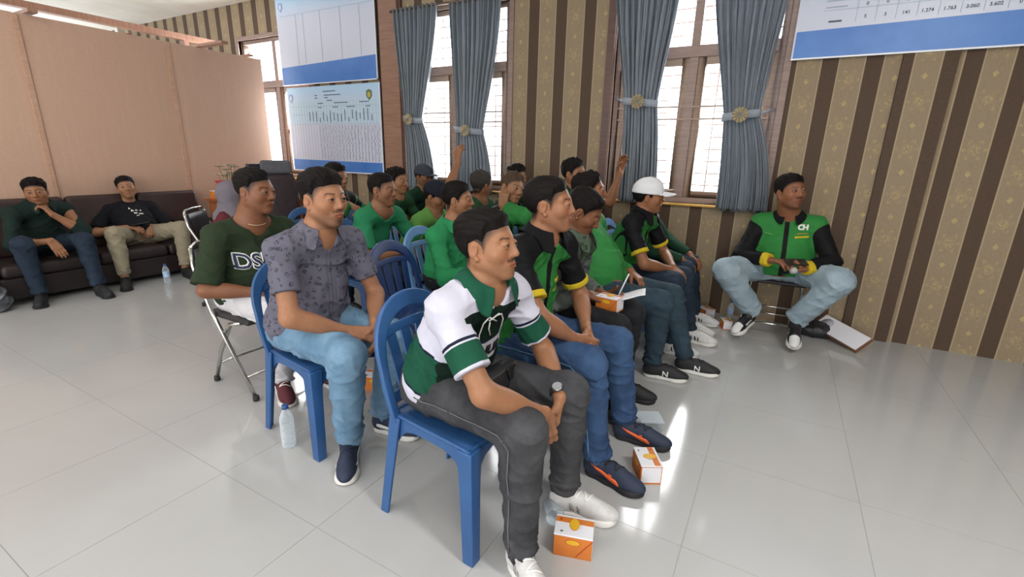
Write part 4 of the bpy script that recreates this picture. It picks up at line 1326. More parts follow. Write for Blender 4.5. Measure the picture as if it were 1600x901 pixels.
    def f_pants(p):
        d = smax(hipb(p), (p - waist) @ up, .01)
        for sd in 'RL':
            L, cut, u_ = pl[sd]
            e = smax(L(p), (p - cut) @ u_, .008)
            ka = (p - cut) @ u_; kk = np.exp(-(ka / .10) ** 2) + .55 * np.exp(-((ka + .36) / .09) ** 2)
            e = e + fo2(p) * kk
            d = smin(d, e, .045)
        return d + fo(p)
    lo2, hi2 = bounds(hipb, pl['R'][0], pl['L'][0])
    def mk_pants(v, qd): I['trousers'] = link('trousers', np_mesh('trousers', v, qd, pants['mat']), root)
    later(mk_pants, f_pants, lo2 - .03, hi2 + .03, Q['cloth'])
    # ---- top
    ti = top.get('inf', .014); long_ = top.get('sleeve', 'short') == 'long'
    tp = Fld([ell(P + up * .02 + fr * .008, (.128 * b + ti * 1.3, .178 * b + ti * 1.3, .142), Rt), ell(Bc + fr * (.015 + belly * .5), (.112 * b + belly + ti, .156 * b + ti, .19), Rt), ell(C, (.110 * b + ti, .150 * b + ti, .172), Rt), cone(sR + lat * .02, sL - lat * .02, .050 + ti * .7, .050 + ti * .7, .05), cone(N - up * .015, sR, .052 + ti, .044 + ti * .8, .05), cone(N - up * .015, sL, .052 + ti, .044 + ti * .8, .05)], .06)
    slv = {}
    for sd in 'RL':
        sh, e, wr = arms[sd]; sw = top.get('slv', 1.0)
        if long_:
            u_ = nrm(wr - e); end = e + (wr - e) * top.get('cuff', .93)
            slv[sd] = (Fld([cone(sh, e, (.046 * b ** .4 + ti * .7) * sw, (.040 * b ** .3 + ti) * sw), cone(e, wr + u_ * .03, (.041 * b ** .3 + ti) * sw, (.030 + ti * .7) * sw)], .03), end, u_)
        else:
            u_ = nrm(e - sh); end = sh + (e - sh) * top.get('cuff', .74)
            slv[sd] = (Fld([cone(sh, e, (.038 * b ** .4 + ti * .6) * sw, (.047 * b ** .4 + ti * 1.1) * sw)], .03), end, u_)
    hem = P + up * top.get('hem', -.045); hn = nrm(up - fr * .25)
    fs = folds(top.get('seed', 1), top.get('fold', .006) * 1.15, .10, [fr * .3 + up, lat * .7 + up * .7, lat * -.7 + up * .8, up * .9 + fr * .4])
    fs2 = folds(top.get('seed', 1) + 5, .007, .07, [up, lat + up])
    nk = top.get('neck', 'crew')
    if nk == 'crew': nc = [('e', N + up * .05 + fr * .035, (.085, .080, .07))]
    elif nk == 'wide': nc = [('e', N + up * .04 + fr * .035, (.10, .105, .075)), ('c', N + up * .02 + fr * .06, N - up * .05 + fr * .14, .06, .03)]
    else: nc = [('e', N + up * .06 + fr * .02, (.085, .070, .075)), ('c', N + up * .03 + fr * .06, N - up * top.get('vee', .10) + fr * .15, .045, .006)]
    bodycut = fields
    def f_top(p, parts=False):
        d = tp(p) ; bel = np.exp(-(((p - P) @ up - .10) / .10) ** 2)
        d = d + fs(p) + fs2(p) * bel * top.get('crease', .6)
        d = smax(d, -(p - hem) @ hn, .006)
        ds = None
        for sd in 'RL':
            L, end, u_ = slv[sd]
            e = smax(L(p) + fs(p) * .8 + fs2(p) * .5, (p - end) @ u_, .005)
            ds = e if ds is None else np.minimum(ds, e)
        o = smin(d, ds, .035)
        for c in nc:
            e = d_ell(p, c[1], c[2], Rt) if c[0] == 'e' else d_cone(p, c[1], c[2], c[3], c[4])
            o = smax(o, -e, .006)
        return (o, d, ds) if parts else o
    lo2, hi2 = bounds(tp, slv['R'][0], slv['L'][0])
    def shirt_attrs(v):
        o, d, ds = f_top(v, True); rel = v - P
        aa = []
        for sd in 'RL':
            sh, e, wr = arms[sd]; a1 = (v - sh) @ nrm(e - sh); a2 = np.linalg.norm(e - sh) + (v - e) @ nrm(wr - e)
            near2 = d_cone(v, e, wr, .04, .03) < d_cone(v, sh, e, .05, .04)
            aa.append(np.where(near2 & long_, a2, a1))
        isR = (rel @ lat) < 0
        return dict(lat=rel @ lat, up=rel @ up, fr=rel @ fr, arm=np.where(isR, aa[0], aa[1]), slv=d - ds)
    def mk_shirt(v, qd): I['shirt'] = link(top.get('name', 'shirt'), np_mesh('shirt', v, qd, top['mat'], shirt_attrs(v)), root)
    later(mk_shirt, f_top, lo2 - .03, hi2 + .03, Q['cloth'])
    def mk_collar():
        shirt = I['shirt']
        mb = MB(); rows = []
        na = 40; open_ = top.get('open', .5)
        prof = [(.060, .022, 0), (.064, .040, 0), (.070, .044, 0), (.078, .036, 1), (.092, .010, 1), (.106, -.018, 2)]
        cN = N + up * .018 + fr * .012
        ax_u = nrm(up + fr * -.25); ax_f = nrm(np.cross(lat, ax_u))
        for (r_, z_, kind) in prof:
            row = []
            for i in range(na + 1):
                a = open_ + (2 * math.pi - 2 * open_) * i / na
                tip = math.exp(-((min(a - open_, 2 * math.pi - open_ - a)) / .5) ** 2)
                rr = r_ * top.get('cr', 1.0) + (.018 * tip if kind == 2 else 0); z2 = z_ - (.032 * tip * kind / 2) - .034 * (math.cos(a) * .5 + .5)
                row.append(cN + ax_f * (math.cos(a) * rr * 1.05) + lat * (math.sin(a) * rr) + ax_u * z2)
            row = np.array(row, F4)
            if kind == 2:
                dd = f_top(row); gr = grad(f_top, row, .006, dd); row = row - (np.clip(dd - .009, -.04, .02)[:, None] * gr)
            elif kind == 1:
                dd = f_top(row); gr = grad(f_top, row, .006, dd); row = row + (np.maximum(.011 - dd, 0)[:, None] * gr)
            rows.append([tuple(map(float, p)) for p in row])
        mb.grid(rows)
        co = mb.build('collar', top.get('collar_mat') or top['mat'], shirt); md = co.modifiers.new('t', 'SOLIDIFY'); md.thickness = .003
        sub = co.modifiers.new('s', 'SUBSURF'); sub.levels = 1; sub.render_levels = 1
        n_ = len(co.data.vertices); cv = np.empty(n_ * 3, F4); co.data.vertices.foreach_get('co', cv)
        for k, a in shirt_attrs(cv.reshape(-1, 3)).items():
            at = co.data.attributes.new(k, 'FLOAT', 'POINT'); at.data.foreach_set('value', np.ascontiguousarray(a, F4))
    if nk == 'collar': after(mk_collar)
    # cuffs: turned bands at the sleeve ends
    if top.get('band'):
        for sd in 'RL':
            L, end, u_ = slv[sd]; bw = top.get('bandw', .028)
            def f_b(p, L=L, end=end, u_=u_): return smax(L(p) + fs(p) * .8 + fs2(p) * .5 - .003, np.abs((p - end + u_ * (bw / 2 - .001)) @ u_) - bw / 2, .003)
            later(lambda v, qd: link('cuff', np_mesh('cuff', v, qd, top['band']), I['shirt']), f_b, end - .12, end + .12, Q['cloth'] * .75)
    # ---- shoes
    for sd in 'RL':
        heel, yw, pt = feet_d[sd]
        shoe(lambda: root, heel, yw, shoes, Q['shoe'], pt, sd == 'R')
    I['f_top'] = f_top; I['f_pants'] = f_pants
    if extras: after(lambda: extras(I))
    return I
def frame(u):
    u = nrm(u); a = nrm(np.cross(u, A(0, 0, 1) if abs(u[2]) < .9 else A(1, 0, 0))); return np.stack([u, a, np.cross(u, a)], 1)
# ------------------------------------------------------------------ the people
SK = lambda h, **k: dict(c=S(h), **k)
WHITE = S('bdbcca'); NAVYL = S('1b2230'); GREEN5 = S('1a4a38'); DKG = S('10201a')
BLACKC = mat('black_plastic', S('17171a'), .45)
sh_white = dict(upper=mottled('white_trainer', S('c9c8c6'), S('b4b3b2'), 40, .6), sole=mat('white_sole', S('d6d4cf'), .6), laces=mat('white_lace', S('deddda'), .7), marks=[('poly', ([(.085, .035, .075), (.095, .03, .07)], mat('grey_stripe', S('8d8d8f'), .6), 'stripe')), ('poly', ([(.105, .035, .07), (.115, .03, .065)], mat('grey_stripe2', S('8d8d8f'), .6), 'stripe'))])
jersey = layered('jersey_cloth', WHITE, [
    ([('slv', -1, 0), ('up', -1, .175)], GREEN5), ([('slv', -1, 0), ('up', .172, .182)], NAVYL), ([('slv', -1, 0), ('up', .030, .038)], NAVYL), ([('slv', -1, 0), ('up', -1, .030)], WHITE),
    ([('slv', -1, 0), ('fr', -.5, -.03), ('up', .29, .36)], GREEN5), ([('slv', -1, 0), ('fr', -.5, -.03), ('up', .282, .290)], NAVYL),
    ([('slv', -1, .02), ('fr', .03, .5), ('alat', -1, .14), ('up', .05, .39)], DKG), ([('slv', -1, .02), ('fr', .03, .5), ('alat', -1, .15), ('up', .175, .265)], WHITE), ([('slv', -1, .02), ('fr', .03, .5), ('alat', -1, .15), ('up', .257, .265)], NAVYL),
    ([('slv', 0, 1), ('arm', .112, .122)], NAVYL), ([('slv', 0, 1), ('arm', .128, 1)], GREEN5), ([('slv', 0, 1), ('arm', .2, 1)], WHITE)], .75)
GREEN5M = fabric('jersey_collar_green', GREEN5)
JN_BLACK = denim('black_denim', S('29292c'), S('4b4b4e'))
def seams(I, m, sides='R'):
    for sd in sides:
        hip, k, an = I['legs'][sd]; o = I['lat'] * (-.16 if sd == 'R' else .16)
        pts = [hip + (k - hip) * t + A(0, 0, .0) for t in np.linspace(.05, .9, 9)] + [k + (an - k) * t for t in np.linspace(.08, .98, 9)]
        V = []
        for i, p in enumerate(pts):
            t = nrm(pts[min(i + 1, len(pts) - 1)] - pts[max(i - 1, 0)]); s_ = nrm(np.cross(t, o))
            for e in (-.0022, .0022): V.append(p + o + s_ * e)
        fc = [(i * 2, i * 2 + 1, i * 2 + 3, i * 2 + 2) for i in range(len(pts) - 1)]
        decal('seam', I['f_pants'], np.array(V, F4), fc, nrm(o), m, I['trousers'], .0030)
def ex5(I):
    seams(I, mat('grey_thread', S('56565a'), .8))
    lat, up, fr, P = I['lat'], I['up'], I['fr'], I['P']
    o0 = P + up * .218 + fr * .22
    decal_text('lettering', I['f_top'], 'A SHUR', .058, o0 - up * .02 + lat * .0, lat, up, fr, BLACKC, I['shirt'], .002, .0025)
    # white laces of the neck opening
    wl = mat('white_cord', S('d6d6d2'), .7)
    for k, pts in enumerate((((.015, .365), (.045, .36), (.075, .325), (.08, .27)), ((-.015, .365), (-.03, .335), (-.032, .29), (-.034, .255)), ((-.03, .37), (.0, .352), (.035, .33)), ((.025, .37), (.0, .355), (-.012, .345)), ((.0, .335), (.006, .305), (.018, .28)))):
        Pt = np.array([P + lat * a + up * b + fr * .22 for a, b in pts], F4); Pt = snap(I['f_top'], Pt, fr, .004)
        MB().tube([tuple(map(float, p)) for p in Pt], .0026, 6).build('neck_cord', wl, I['shirt'])
    # wrist watch
    sh, e, w = I['arms']['L']; u = nrm(w - e); c = w - u * .015; n = nrm(np.array((.35, -.75, .45)) - u * float(np.array((.35, -.75, .45)) @ u)); t = np.cross(u, n)
    ring = [[tuple(map(float, c + u * a + (n * math.cos(q) + t * math.sin(q)) * (.031 + b))) for q in np.linspace(0, 2 * math.pi, 25)[:-1]] for a, b in ((-.010, 0), (-.010, .004), (.010, .004), (.010, 0))]
    st = MB().rings(ring, cap=False).build('wrist_watch', BLACKC, I['root'])
    MB().rings([[tuple(map(float, c + n * hgt + (u * math.cos(q) + t * math.sin(q)) * r)) for q in np.linspace(0, 2 * math.pi, 21)[:-1]] for r, hgt in ((.019, .030), (.020, .034), (.020, .040), (.017, .042))]).build('watch_case', mat('watch_steel', S('9a9a9c'), .25, .9), st)
    MB().rings([[tuple(map(float, c + n * hgt + (u * math.cos(q) + t * math.sin(q)) * r)) for q in np.linspace(0, 2 * math.pi, 21)[:-1]] for r, hgt in ((.016, .0421), (.016, .0428))]).build('watch_dial', mat('watch_dial', S('8f9092'), .2), st)
person('man in white and green laced rugby jersey seated nearest the camera', (-1.0, 1.29), 0,
    dict(pel=(0, 0, .535), shR=(.138, -.178, .875), shL=(.200, .172, .87), head=(.185, .0, 1.047), elR=(.30, -.34, .66), wrR=(.425, -.035, .52), elL=(.287, .26, .60), wrL=(.435, .085, .53), knR=(.6, -.16, .9), anR=(.425, -.165, .10), knL=(.6, .16, .9), anL=(.44, .165, .105)),
    SK('94684b', stubble=.2, mous=.75, goat=.3), dict(tt=.021, ts=.004, n=.0022, seed=1, fade=.022), dict(mat=jersey, neck='collar', collar_mat=GREEN5M, seed=11, vee=.08, hem=-.075, inf=.017, slv=1.06, fold=.006, open=.6), dict(mat=JN_BLACK, seed=4), sh_white, q=2, bulk=.92, head=dict(rot=(6, -6, -2), s=.98, gaze=(1, .1, -.05)),
    hands=dict(R=dict(dir=(.12, .18, -1), palm=(-.6, .8, 0), curl=28), L=dict(dir=(-.1, -.15, -1), palm=(-.8, -.5, 0), curl=25)), feet=dict(R=dict(yaw=-35), L=dict(yaw=10)), extras=ex5)
BLK_C = S('161618'); UG = S('2f7639'); YEL = S('bda52a')
black_cloth = fabric('black_cloth', BLK_C); yellow_cloth = fabric('yellow_cloth', YEL)
uni_short = layered('uniform_short', UG, [([('slv', -.010, 1)], BLK_C), ([('slv', -1, .0), ('vup', .495, 2)], BLK_C), ([('slv', -1, 0), ('fr', .02, 1), ('alat', -1, .014)], BLK_C), ([('slv', -1, -.01), ('fr', .02, 1), ('alat', .045, .125), ('up', .255, .262)], YEL), ([('slv', -1, -.01), ('alat', .135, .142)], BLK_C)], .6, sheen=0)
uni_long = layered('uniform_long', UG, [([('slv', .0, 1)], BLK_C), ([('slv', -1, 0), ('fr', .02, 1), ('alat', -1, .016)], BLK_C)], .6, sheen=0)
uni_plain = layered('uniform_plain', S('337d40'), [([('slv', -1, 0), ('fr', .02, 1), ('alat', .008, .014)], S('1d4a20'))], .55, sheen=0)
uni_jacket = layered('uniform_jacket', S('2a6b34'), [([('slv', -1, -.01), ('vup', .40, 2)], BLK_C), ([('slv', 0, 1), ('arm', .0, .10)], BLK_C), ([('slv', -1, 0), ('alat', -1, .012)], BLK_C), ([('alat', .13, .15)], BLK_C)], .6)
M_tee = lambda k, c: layered(k, S(c), [], .85)
tee_green = M_tee('green_tee', '2a7550'); tee_lime = M_tee('lime_tee', '5d8b45'); tee_dk = M_tee('dark_green_tee', '2b3626'); tee_dk2 = M_tee('deep_green_tee', '28472f'); tee_blk = M_tee('black_tee', '1b1b1f'); tee_forest = M_tee('forest_shirt', '1d2a26'); hood_green = M_tee('green_hoodie', '2a7a4c'); jac_dk = M_tee('dark_green_jacket', '1f3a2c')
camo = layered('grey_green_camo', S('4c5a4c'), [([('slv', 0, 1)], S('6a706c'))], .8, (26, S('2a332b'), .4, .62))
grey_print = layered('printed_grey_shirt', S('62606d'), [([('slv', -1, 0), ('fr', .02, 1), ('alat', .008, .011)], S('44424c'))], .85, (34, S('33323c'), .46, .60))
J_light = denim('light_denim', S('50708a'), S('7795ad')); J_mid = denim('mid_denim', S('233755'), S('405a7e')); J_dark = denim('dark_denim', S('1a2430'), S('2b3848')); J_pale = denim('pale_denim', S('7f919c'), S('9cacb5')); J_navy = denim('navy_denim', S('1b2435'), S('2b3850')); J_blk = denim('black_trousers', S('19191c'), S('26262a'))
khaki = fabric('khaki_cotton', S('8d8470')); chino_w = fabric('white_cotton', S('c4c2c4')); J_teal = denim('teal_denim', S('22303a'), S('384a56'))
m_blksole = mat('black_sole', S('18181a'), .7); m_whsole = mat('white_rubber', S('cfcdc8'), .6)
m_navyup = mottled('navy_knit', S('1b2438'), S('232e46'), 60, .7); m_blkup = mottled('black_knit', S('141416'), S('1e1e21'), 60, .7)
m_or = mat('neon_orange', S('e2622c'), .5); m_wm = mat('white_mark', S('dddcd8'), .5); m_maroon = mottled('maroon_suede', S('4b1a22'), S('5c222b'), 50, .8)
swoosh = [(.045, .044, .060), (.07, .032, .060), (.10, .030, .055), (.13, .038, .053), (.165, .052, .060), (.19, .063, .066)]
flash = [(.045, .080, .088), (.07, .060, .077), (.095, .044, .068), (.125, .032, .062), (.15, .026, .060), (.165, .024, .040)]
sh_swoosh = dict(upper=m_navyup, sole=m_whsole, laces=m_navyup, marks=[('poly', (swoosh, m_wm, 'side_mark'))])
sh_flash = dict(upper=m_navyup, sole=m_blksole, laces=m_blkup, marks=[('poly', (flash, m_or, 'side_mark')), ('poly', ([(.115, .064, .076), (.13, .064, .074)], m_or, 'side_tab'))], len=1.08)
sh_n = dict(upper=m_blkup, sole=m_whsole, laces=m_blkup, marks=[('text', ('N', .125, .034, .05, m_wm))], len=1.05)
sh_blk = dict(upper=m_blkup, sole=m_blksole, laces=m_blkup)
sh_mar = dict(upper=m_maroon, sole=m_whsole, laces=m_wm, marks=[('poly', ([(x, .03, .07), (x + .011, .03, .07)], m_wm, 'stripe')) for x in (.08, .105, .13)])
m_panda = mat('black_white_leather', S('19191b'), .5)
def _pa(m):
    t = m.node_tree; at = lambda k: (lambda n: (setattr(n, 'attribute_name', k), X(t, n.outputs['Fac']))[1])(t.nodes.new('ShaderNodeAttribute'))
    x, y, z = at('sx'), at('sy'), at('sz')
    toe = x.gt(.178) * z.gt(.034) * y.abs().lt(.034)
    side = x.between(.07, .15) * z.lt(.062) * y.abs().gt(.02)
    heel = x.lt(.02) * z.between(.045, .075)
    setcol(m, mixc(m, toe.m('MAXIMUM', side).m('MAXIMUM', heel), S('19191b'), S('cfcfcf')))
_pa(m_panda)
sh_bw = dict(upper=m_panda, sole=m_whsole, laces=m_blkup, marks=[('poly', (swoosh, BLACKC, 'side_mark'))], sole_h=.032)
sh_wht = dict(upper=sh_white['upper'], sole=m_whsole, laces=m_wm, marks=[('poly', ([(x, .03, .07), (x + .008, .03, .07)], BLACKC, 'stripe')) for x in (.08, .1, .12)])
hair_brown = hair_mat('hair_brown', S('443528')); hair_dark = hair_mat('hair_black', S('110d0c'))
cap_white = fabric('white_cap_cloth', S('cfcfd2')); cap_grey = fabric('grey_cap_cloth', S('3b3f48')); cap_navy = fabric('navy_cap_cloth', S('1f212b')); cap_tan = fabric('tan_cap_cloth', S('7d6f66'))

def gen(hx, hz, hy=0.0, lean=None, arms_=None, knee=.45, foot=.40, wid=.168, zp=.535, px=0.0):
    sx, sz = hx - .035, hz - .175
    d = dict(pel=(px, 0, zp), shR=(sx, hy * .7 - wid, sz), shL=(sx, hy * .7 + wid, sz), head=(hx, hy, hz), elR=(sx + .07, -.235, sz - .27), wrR=(.30, -.07, .625), elL=(sx + .07, .235, sz - .27), wrL=(.30, .07, .625), knR=(.7, -.16, .9), anR=(foot, -.14, .10), knL=(.7, .16, .9), anL=(foot, .14, .10))
    d.update(arms_ or {}); return d
CL = dict(R=dict(dir=(.55, .65, -.45), palm=(-.4, .75, -.2), curl=48), L=dict(dir=(.55, -.6, -.5), palm=(-.45, -.7, -.2), curl=48))
LAP = dict(R=dict(dir=(.7, .3, -.35), palm=(0, .2, -1), curl=30), L=dict(dir=(.7, -.3, -.35), palm=(0, -.2, -1), curl=30))

# --- front row
def ex_uniform(I, badge=True):
    seams(I, J_light)
    lat, up, fr, P = I['lat'], I['up'], I['fr'], I['P']
    decal_quad('badge', I['f_top'], P + lat * .085 + up * .30 + fr * .22, lat, up, .055, .016, fr, yellow_cloth, I['shirt'])
    decal_quad('name_tape', I['f_top'], P - lat * .085 + up * .30 + fr * .22, lat, up, .06, .007, fr, yellow_cloth, I['shirt'])
    for k in range(5):
        c = snap(I['f_top'], np.array([P + up * (.06 + .06 * k) + fr * .22], F4), fr, .002)[0]
        MB().lathe([(.0005, .002), (.005, .001), (.005, -.001), (.0005, -.002)], 8, center=tuple(map(float, c))).build('button', BLACKC, I['shirt'])
person('man in green shirt with black sleeves and yellow cuffs clasping his hands', (-1.0, 1.84), 0,
    dict(pel=(.0, 0, .535), shR=(.085, -.19, .965), shL=(.155, .18, .955), head=(.145, .0, 1.135), elR=(.25, -.30, .70), wrR=(.335, -.065, .58), elL=(.2, .28, .69), wrL=(.325, .065, .59), knR=(.7, -.16, .9), anR=(.475, -.115, .105), knL=(.7, .18, .9), anL=(.50, .225, .105)),
    SK('916449', stubble=.12, mous=.15), dict(tt=.013, ts=.002, quiff=.004, n=.0015, seed=2, fade=.018), dict(mat=uni_short, neck='collar', collar_mat=black_cloth, seed=21, band=yellow_cloth, fold=.006, slv=1.04, vee=.05), dict(mat=J_mid, seed=8, fold=.007), sh_flash, q=2, bulk=.97, head=dict(rot=(16, -2, 0), s=1.0), hands=CL, feet=dict(R=dict(yaw=-10), L=dict(yaw=2)), extras=ex_uniform)
person('man bent over writing on a snack box with a pen', (-1.05, 2.33), 0,
    gen(.165, 1.06, 0, arms_=dict(elR=(.06, -.26, .62), wrR=(.24, -.05, .635), elL=(.1, .24, .6), wrL=(.26, .11, .60))), SK('744b33', stubble=.25, mous=.4), dict(tt=.016, ts=.005, n=.003, seed=5, lift=.004, mat=hair_dark), dict(mat=camo, neck='collar', sleeve='long', seed=31, inf=.013, cuff=.85), dict(mat=J_blk, seed=5), sh_blk, q=1, head=dict(rot=(12, 32, 0)), hands=dict(R=dict(dir=(.8, .35, -.2), palm=(.1, .35, -.9), curls=(42, 50, 60, 62)), L=dict(dir=(.75, -.45, -.1), palm=(-.1, -.2, .9), curl=30)), feet=dict(R=dict(yaw=-5), L=dict(yaw=5)))
person('man leaning back in a bright green shirt, looking right', (-1.15, 2.85), 0,
    dict(pel=(.20, 0, .535), shR=(.045, -.205, .925), shL=(.085, .195, .925), head=(.10, 0, 1.125), elR=(.10, -.25, .68), wrR=(.29, -.10, .63), elL=(.15, .26, .66), wrL=(.38, .10, .63), knR=(.9, -.16, .9), anR=(.60, -.02, .105), knL=(1.0, .16, .9), anL=(.76, .175, .105), slouch=(.0,)),
    SK('85593e', stubble=.12), dict(tt=.018, ts=.005, quiff=.004, n=.005, seed=7, mess=1.2), dict(mat=uni_plain, neck='collar', sleeve='long', seed=41, fold=.005, cuff=.9), dict(mat=J_teal, seed=15), sh_n, q=1, bulk=1.12, belly=.03, head=dict(rot=(18, -6, 0)), hands=LAP, feet=dict(R=dict(yaw=8), L=dict(yaw=6)))
person('man in white cap and green shirt with black sleeves', (-1.0, 3.38), 0,
    dict(pel=(.02, 0, .535), shR=(.14, -.2, .915), shL=(.19, .19, .91), head=(.19, 0, 1.075), elR=(.245, -.27, .66), wrR=(.395, -.04, .59), elL=(.28, .27, .65), wrL=(.40, .06, .59), knR=(.8, -.14, .9), anR=(.46, -.11, .105), knL=(.8, .16, .9), anL=(.54, .20, .105)),
    SK('85593e', stubble=.15), dict(tt=.012, ts=.006, n=.002), dict(mat=uni_short, neck='collar', collar_mat=black_cloth, seed=51, band=yellow_cloth, fold=.006, vee=.05), dict(mat=J_dark, seed=25), sh_wht, q=1, head=dict(rot=(18, 0, 0)), cap=dict(mat=cap_white, tilt=4), hands=LAP, extras=ex_uniform)
person('person in dark green jacket half hidden behind the white capped man', (-1.0, 3.9), 0,
    gen(.08, 1.06, 0, arms_=dict(elR=(.18, -.28, .66), wrR=(.40, -.13, .585), elL=(.15, .3, .66), wrL=(.42, .14, .58)), foot=.50), SK('7e5236'), dict(tt=.01, ts=.005, n=.001), dict(mat=jac_dk, neck='collar', sleeve='long', seed=61), dict(mat=J_dark, seed=35), sh_wht, q=0, head=dict(rot=(10, 0, 0)), cap=dict(mat=cap_tan, tilt=0), hands=LAP)
# --- second row
def ex4(I):
    lat, up, fr, P = I['lat'], I['up'], I['fr'], I['P']
    decal_quad('chest_pocket', I['f_top'], P + lat * .085 + up * .24 + fr * .22, lat, up, .10, .105, fr, grey_print, I['shirt'], 8, 8, .002)
    for k in range(4):
        c = snap(I['f_top'], np.array([P + up * (.05 + .075 * k) + fr * .22], F4), fr, .002)[0]
        MB().lathe([(.0005, .002), (.0055, .001), (.0055, -.001), (.0005, -.002)], 8, center=tuple(map(float, c))).build('button', m_dk, I['shirt'])
person('stocky man in patterned grey short-sleeved shirt with interlaced fingers', (-1.9, 1.38), 0,
    dict(pel=(.0, 0, .54), shR=(.13, -.195, .95), shL=(.155, .185, .94), head=(.195, 0, 1.135), elR=(.22, -.33, .69), wrR=(.335, -.045, .575), elL=(.16, .30, .68), wrL=(.375, .075, .585), knR=(.7, -.18, .9), anR=(.375, -.12, .105), knL=(.7, .18, .9), anL=(.345, .115, .105)),
    SK('976a4e', stubble=.4, mous=.6, goat=.8), dict(tt=.026, ts=.003, n=.0018, seed=3, fade=.022), dict(mat=grey_print, neck='collar', seed=71, fold=.007, slv=1.02, vee=.11, open=.75, cuff=.64, crease=1.0), dict(mat=J_light, seed=45, fold=.008, leg=1.08), sh_swoosh, q=2, bulk=1.03, belly=.02, head=dict(rot=(0, -1, 0), s=1.0, jaw=1.06, neck=1.12), hands=dict(R=dict(dir=(.75, .6, -.15), palm=(-.2, .35, -.8), curl=26), L=dict(dir=(.45, -.45, -.75), palm=(-.6, -.6, .1), curl=24)), feet=dict(R=dict(yaw=-48), L=dict(yaw=8)), extras=ex4)
person('man in green hooded jacket behind the white and green jersey', (-1.95, 2.55), 0,
    dict(pel=(0, 0, .535), shR=(.05, -.18, .835), shL=(.10, .17, .85), head=(.105, 0, 1.045), elR=(.10, -.29, .56), wrR=(.33, -.04, .61), elL=(.14, .29, .58), wrL=(.34, .08, .61), knR=(.8, -.14, .9), anR=(.40, -.14, .105), knL=(.8, .16, .9), anL=(.42, .16, .105)),
    SK('8b5f43'), dict(tt=.016, ts=.004, n=.003, seed=9), dict(mat=hood_green, neck='collar', sleeve='long', seed=81, fold=.006, inf=.016, collar_mat=hood_green, cr=1.2), dict(mat=J_blk, seed=55), sh_blk, q=1, head=dict(rot=(22, 0, 0)), hands=LAP)
person('man in green uniform resting his cheek on his hand', (-1.95, 3.1), 0,
    gen(.2, 1.098, 0, arms_=dict(elR=(.30, -.26, .72), wrR=(.205, -.14, .985))), SK('876044', stubble=.1), dict(tt=.017, ts=.004, n=.004, mess=1.2, seed=4, mat=hair_brown), dict(mat=uni_jacket, neck='collar', sleeve='long', collar_mat=black_cloth, seed=91, cuff=.8), dict(mat=J_dark, seed=65), sh_blk, q=1, head=dict(rot=(-22, 4, -12)), hands=dict(R=dict(dir=(-.1, .35, .9), palm=(-.2, .9, 0), curl=50), L=LAP['L']))
person('dark haired man raising his left arm beside the right window', (-1.7, 3.65), 0,
    gen(.21, 1.2, 0, arms_=dict(shL=(.18, .195, 1.02), elL=(.42, .28, .98), wrL=(.50, .29, 1.21))), SK('83583d'), dict(tt=.018, ts=.005, n=.005, mess=1.3, seed=6), dict(mat=jac_dk, neck='crew', seed=101, cuff=.7), dict(mat=J_dark, seed=75), sh_blk, q=0, head=dict(rot=(-5, 0, 0)), hands=dict(R=LAP['R'], L=dict(dir=(.1, .05, 1), palm=(.6, -.6, 0), curl=30)))
# --- third row
def ex3(I):
    lat, up, fr, P = I['lat'], I['up'], I['fr'], I['P']
    o0 = P + up * .20 + fr * .22 - lat * .045
    decal_text('lettering', I['f_top'], 'DSN', .105, o0, lat, up, fr, m_wm, I['shirt'], .0015, .006)
    decal_text('lettering', I['f_top'], 'DSN', .105, o0, lat, up, fr, mat('print_navy', S('1e2a4c'), .7), I['shirt'], .0035, .001)
    c = I['N'] + up * .03 + fr * .015
    ring = [tuple(map(float, c + (fr * math.cos(a) * .078 + lat * math.sin(a) * .07) - up * (.035 * (math.cos(a) * .5 + .5)) + up * .01)) for a in np.linspace(0, 2 * math.pi, 33)]
    MB().tube(ring, .0022, 6).build('necklace', mat('necklace_cord', S('b99a80'), .5), I['root'])
person('heavy man in dark green tee and white trousers on a folding chair', (-2.62, 1.56), 0,
    dict(pel=(.02, 0, .545), shR=(.07, -.205, .905), shL=(.11, .19, .905), head=(.155, .0, 1.115), elR=(.09, -.36, .63), wrR=(.28, -.12, .60), elL=(.1, .33, .64), wrL=(.30, .1, .61), knR=(.7, -.16, .9), anR=(.31, -.085, .105), knL=(.7, .16, .9), anL=(.36, .12, .105)),
    SK('7b5139', stubble=.1), dict(tt=.018, ts=.002, n=.002, seed=8, fade=.022), dict(mat=tee_dk, neck='wide', seed=111, fold=.006, slv=1.14, inf=.016, cuff=.92, name='tee_shirt'), dict(mat=chino_w, seed=85, leg=1.15), sh_mar, q=2, bulk=1.12, belly=.03, head=dict(rot=(18, 2, 0), jaw=1.12, neck=1.3, s=1.0), hands=LAP, feet=dict(R=dict(yaw=-25), L=dict(yaw=0)), extras=ex3)
def ex12(I):
    lat, up, fr, P = I['lat'], I['up'], I['fr'], I['P']
    for a, w_ in ((-.04, .075), (.05, .05)): decal_quad('white_print', I['f_top'], P + lat * a + up * .21 + fr * .22, lat, up, w_, .06, fr, m_wm, I['shirt'])
person('young man in green tee with white chest print behind the empty chair', (-2.7, 2.5), 0,
    gen(.236, 1.075, 0, arms_=dict(elR=(.28, -.28, .66), wrR=(.43, -.02, .66), elL=(.3, .28, .66), wrL=(.45, .1, .65))), SK('835a41'), dict(tt=.015, ts=.003, n=.002, seed=12, fade=.02), dict(mat=tee_green, neck='wide', seed=121, name='tee_shirt', cuff=.85, slv=1.1), dict(mat=J_dark, seed=95), sh_blk, q=1, head=dict(rot=(14, 2, 0)), hands=CL, extras=ex12)
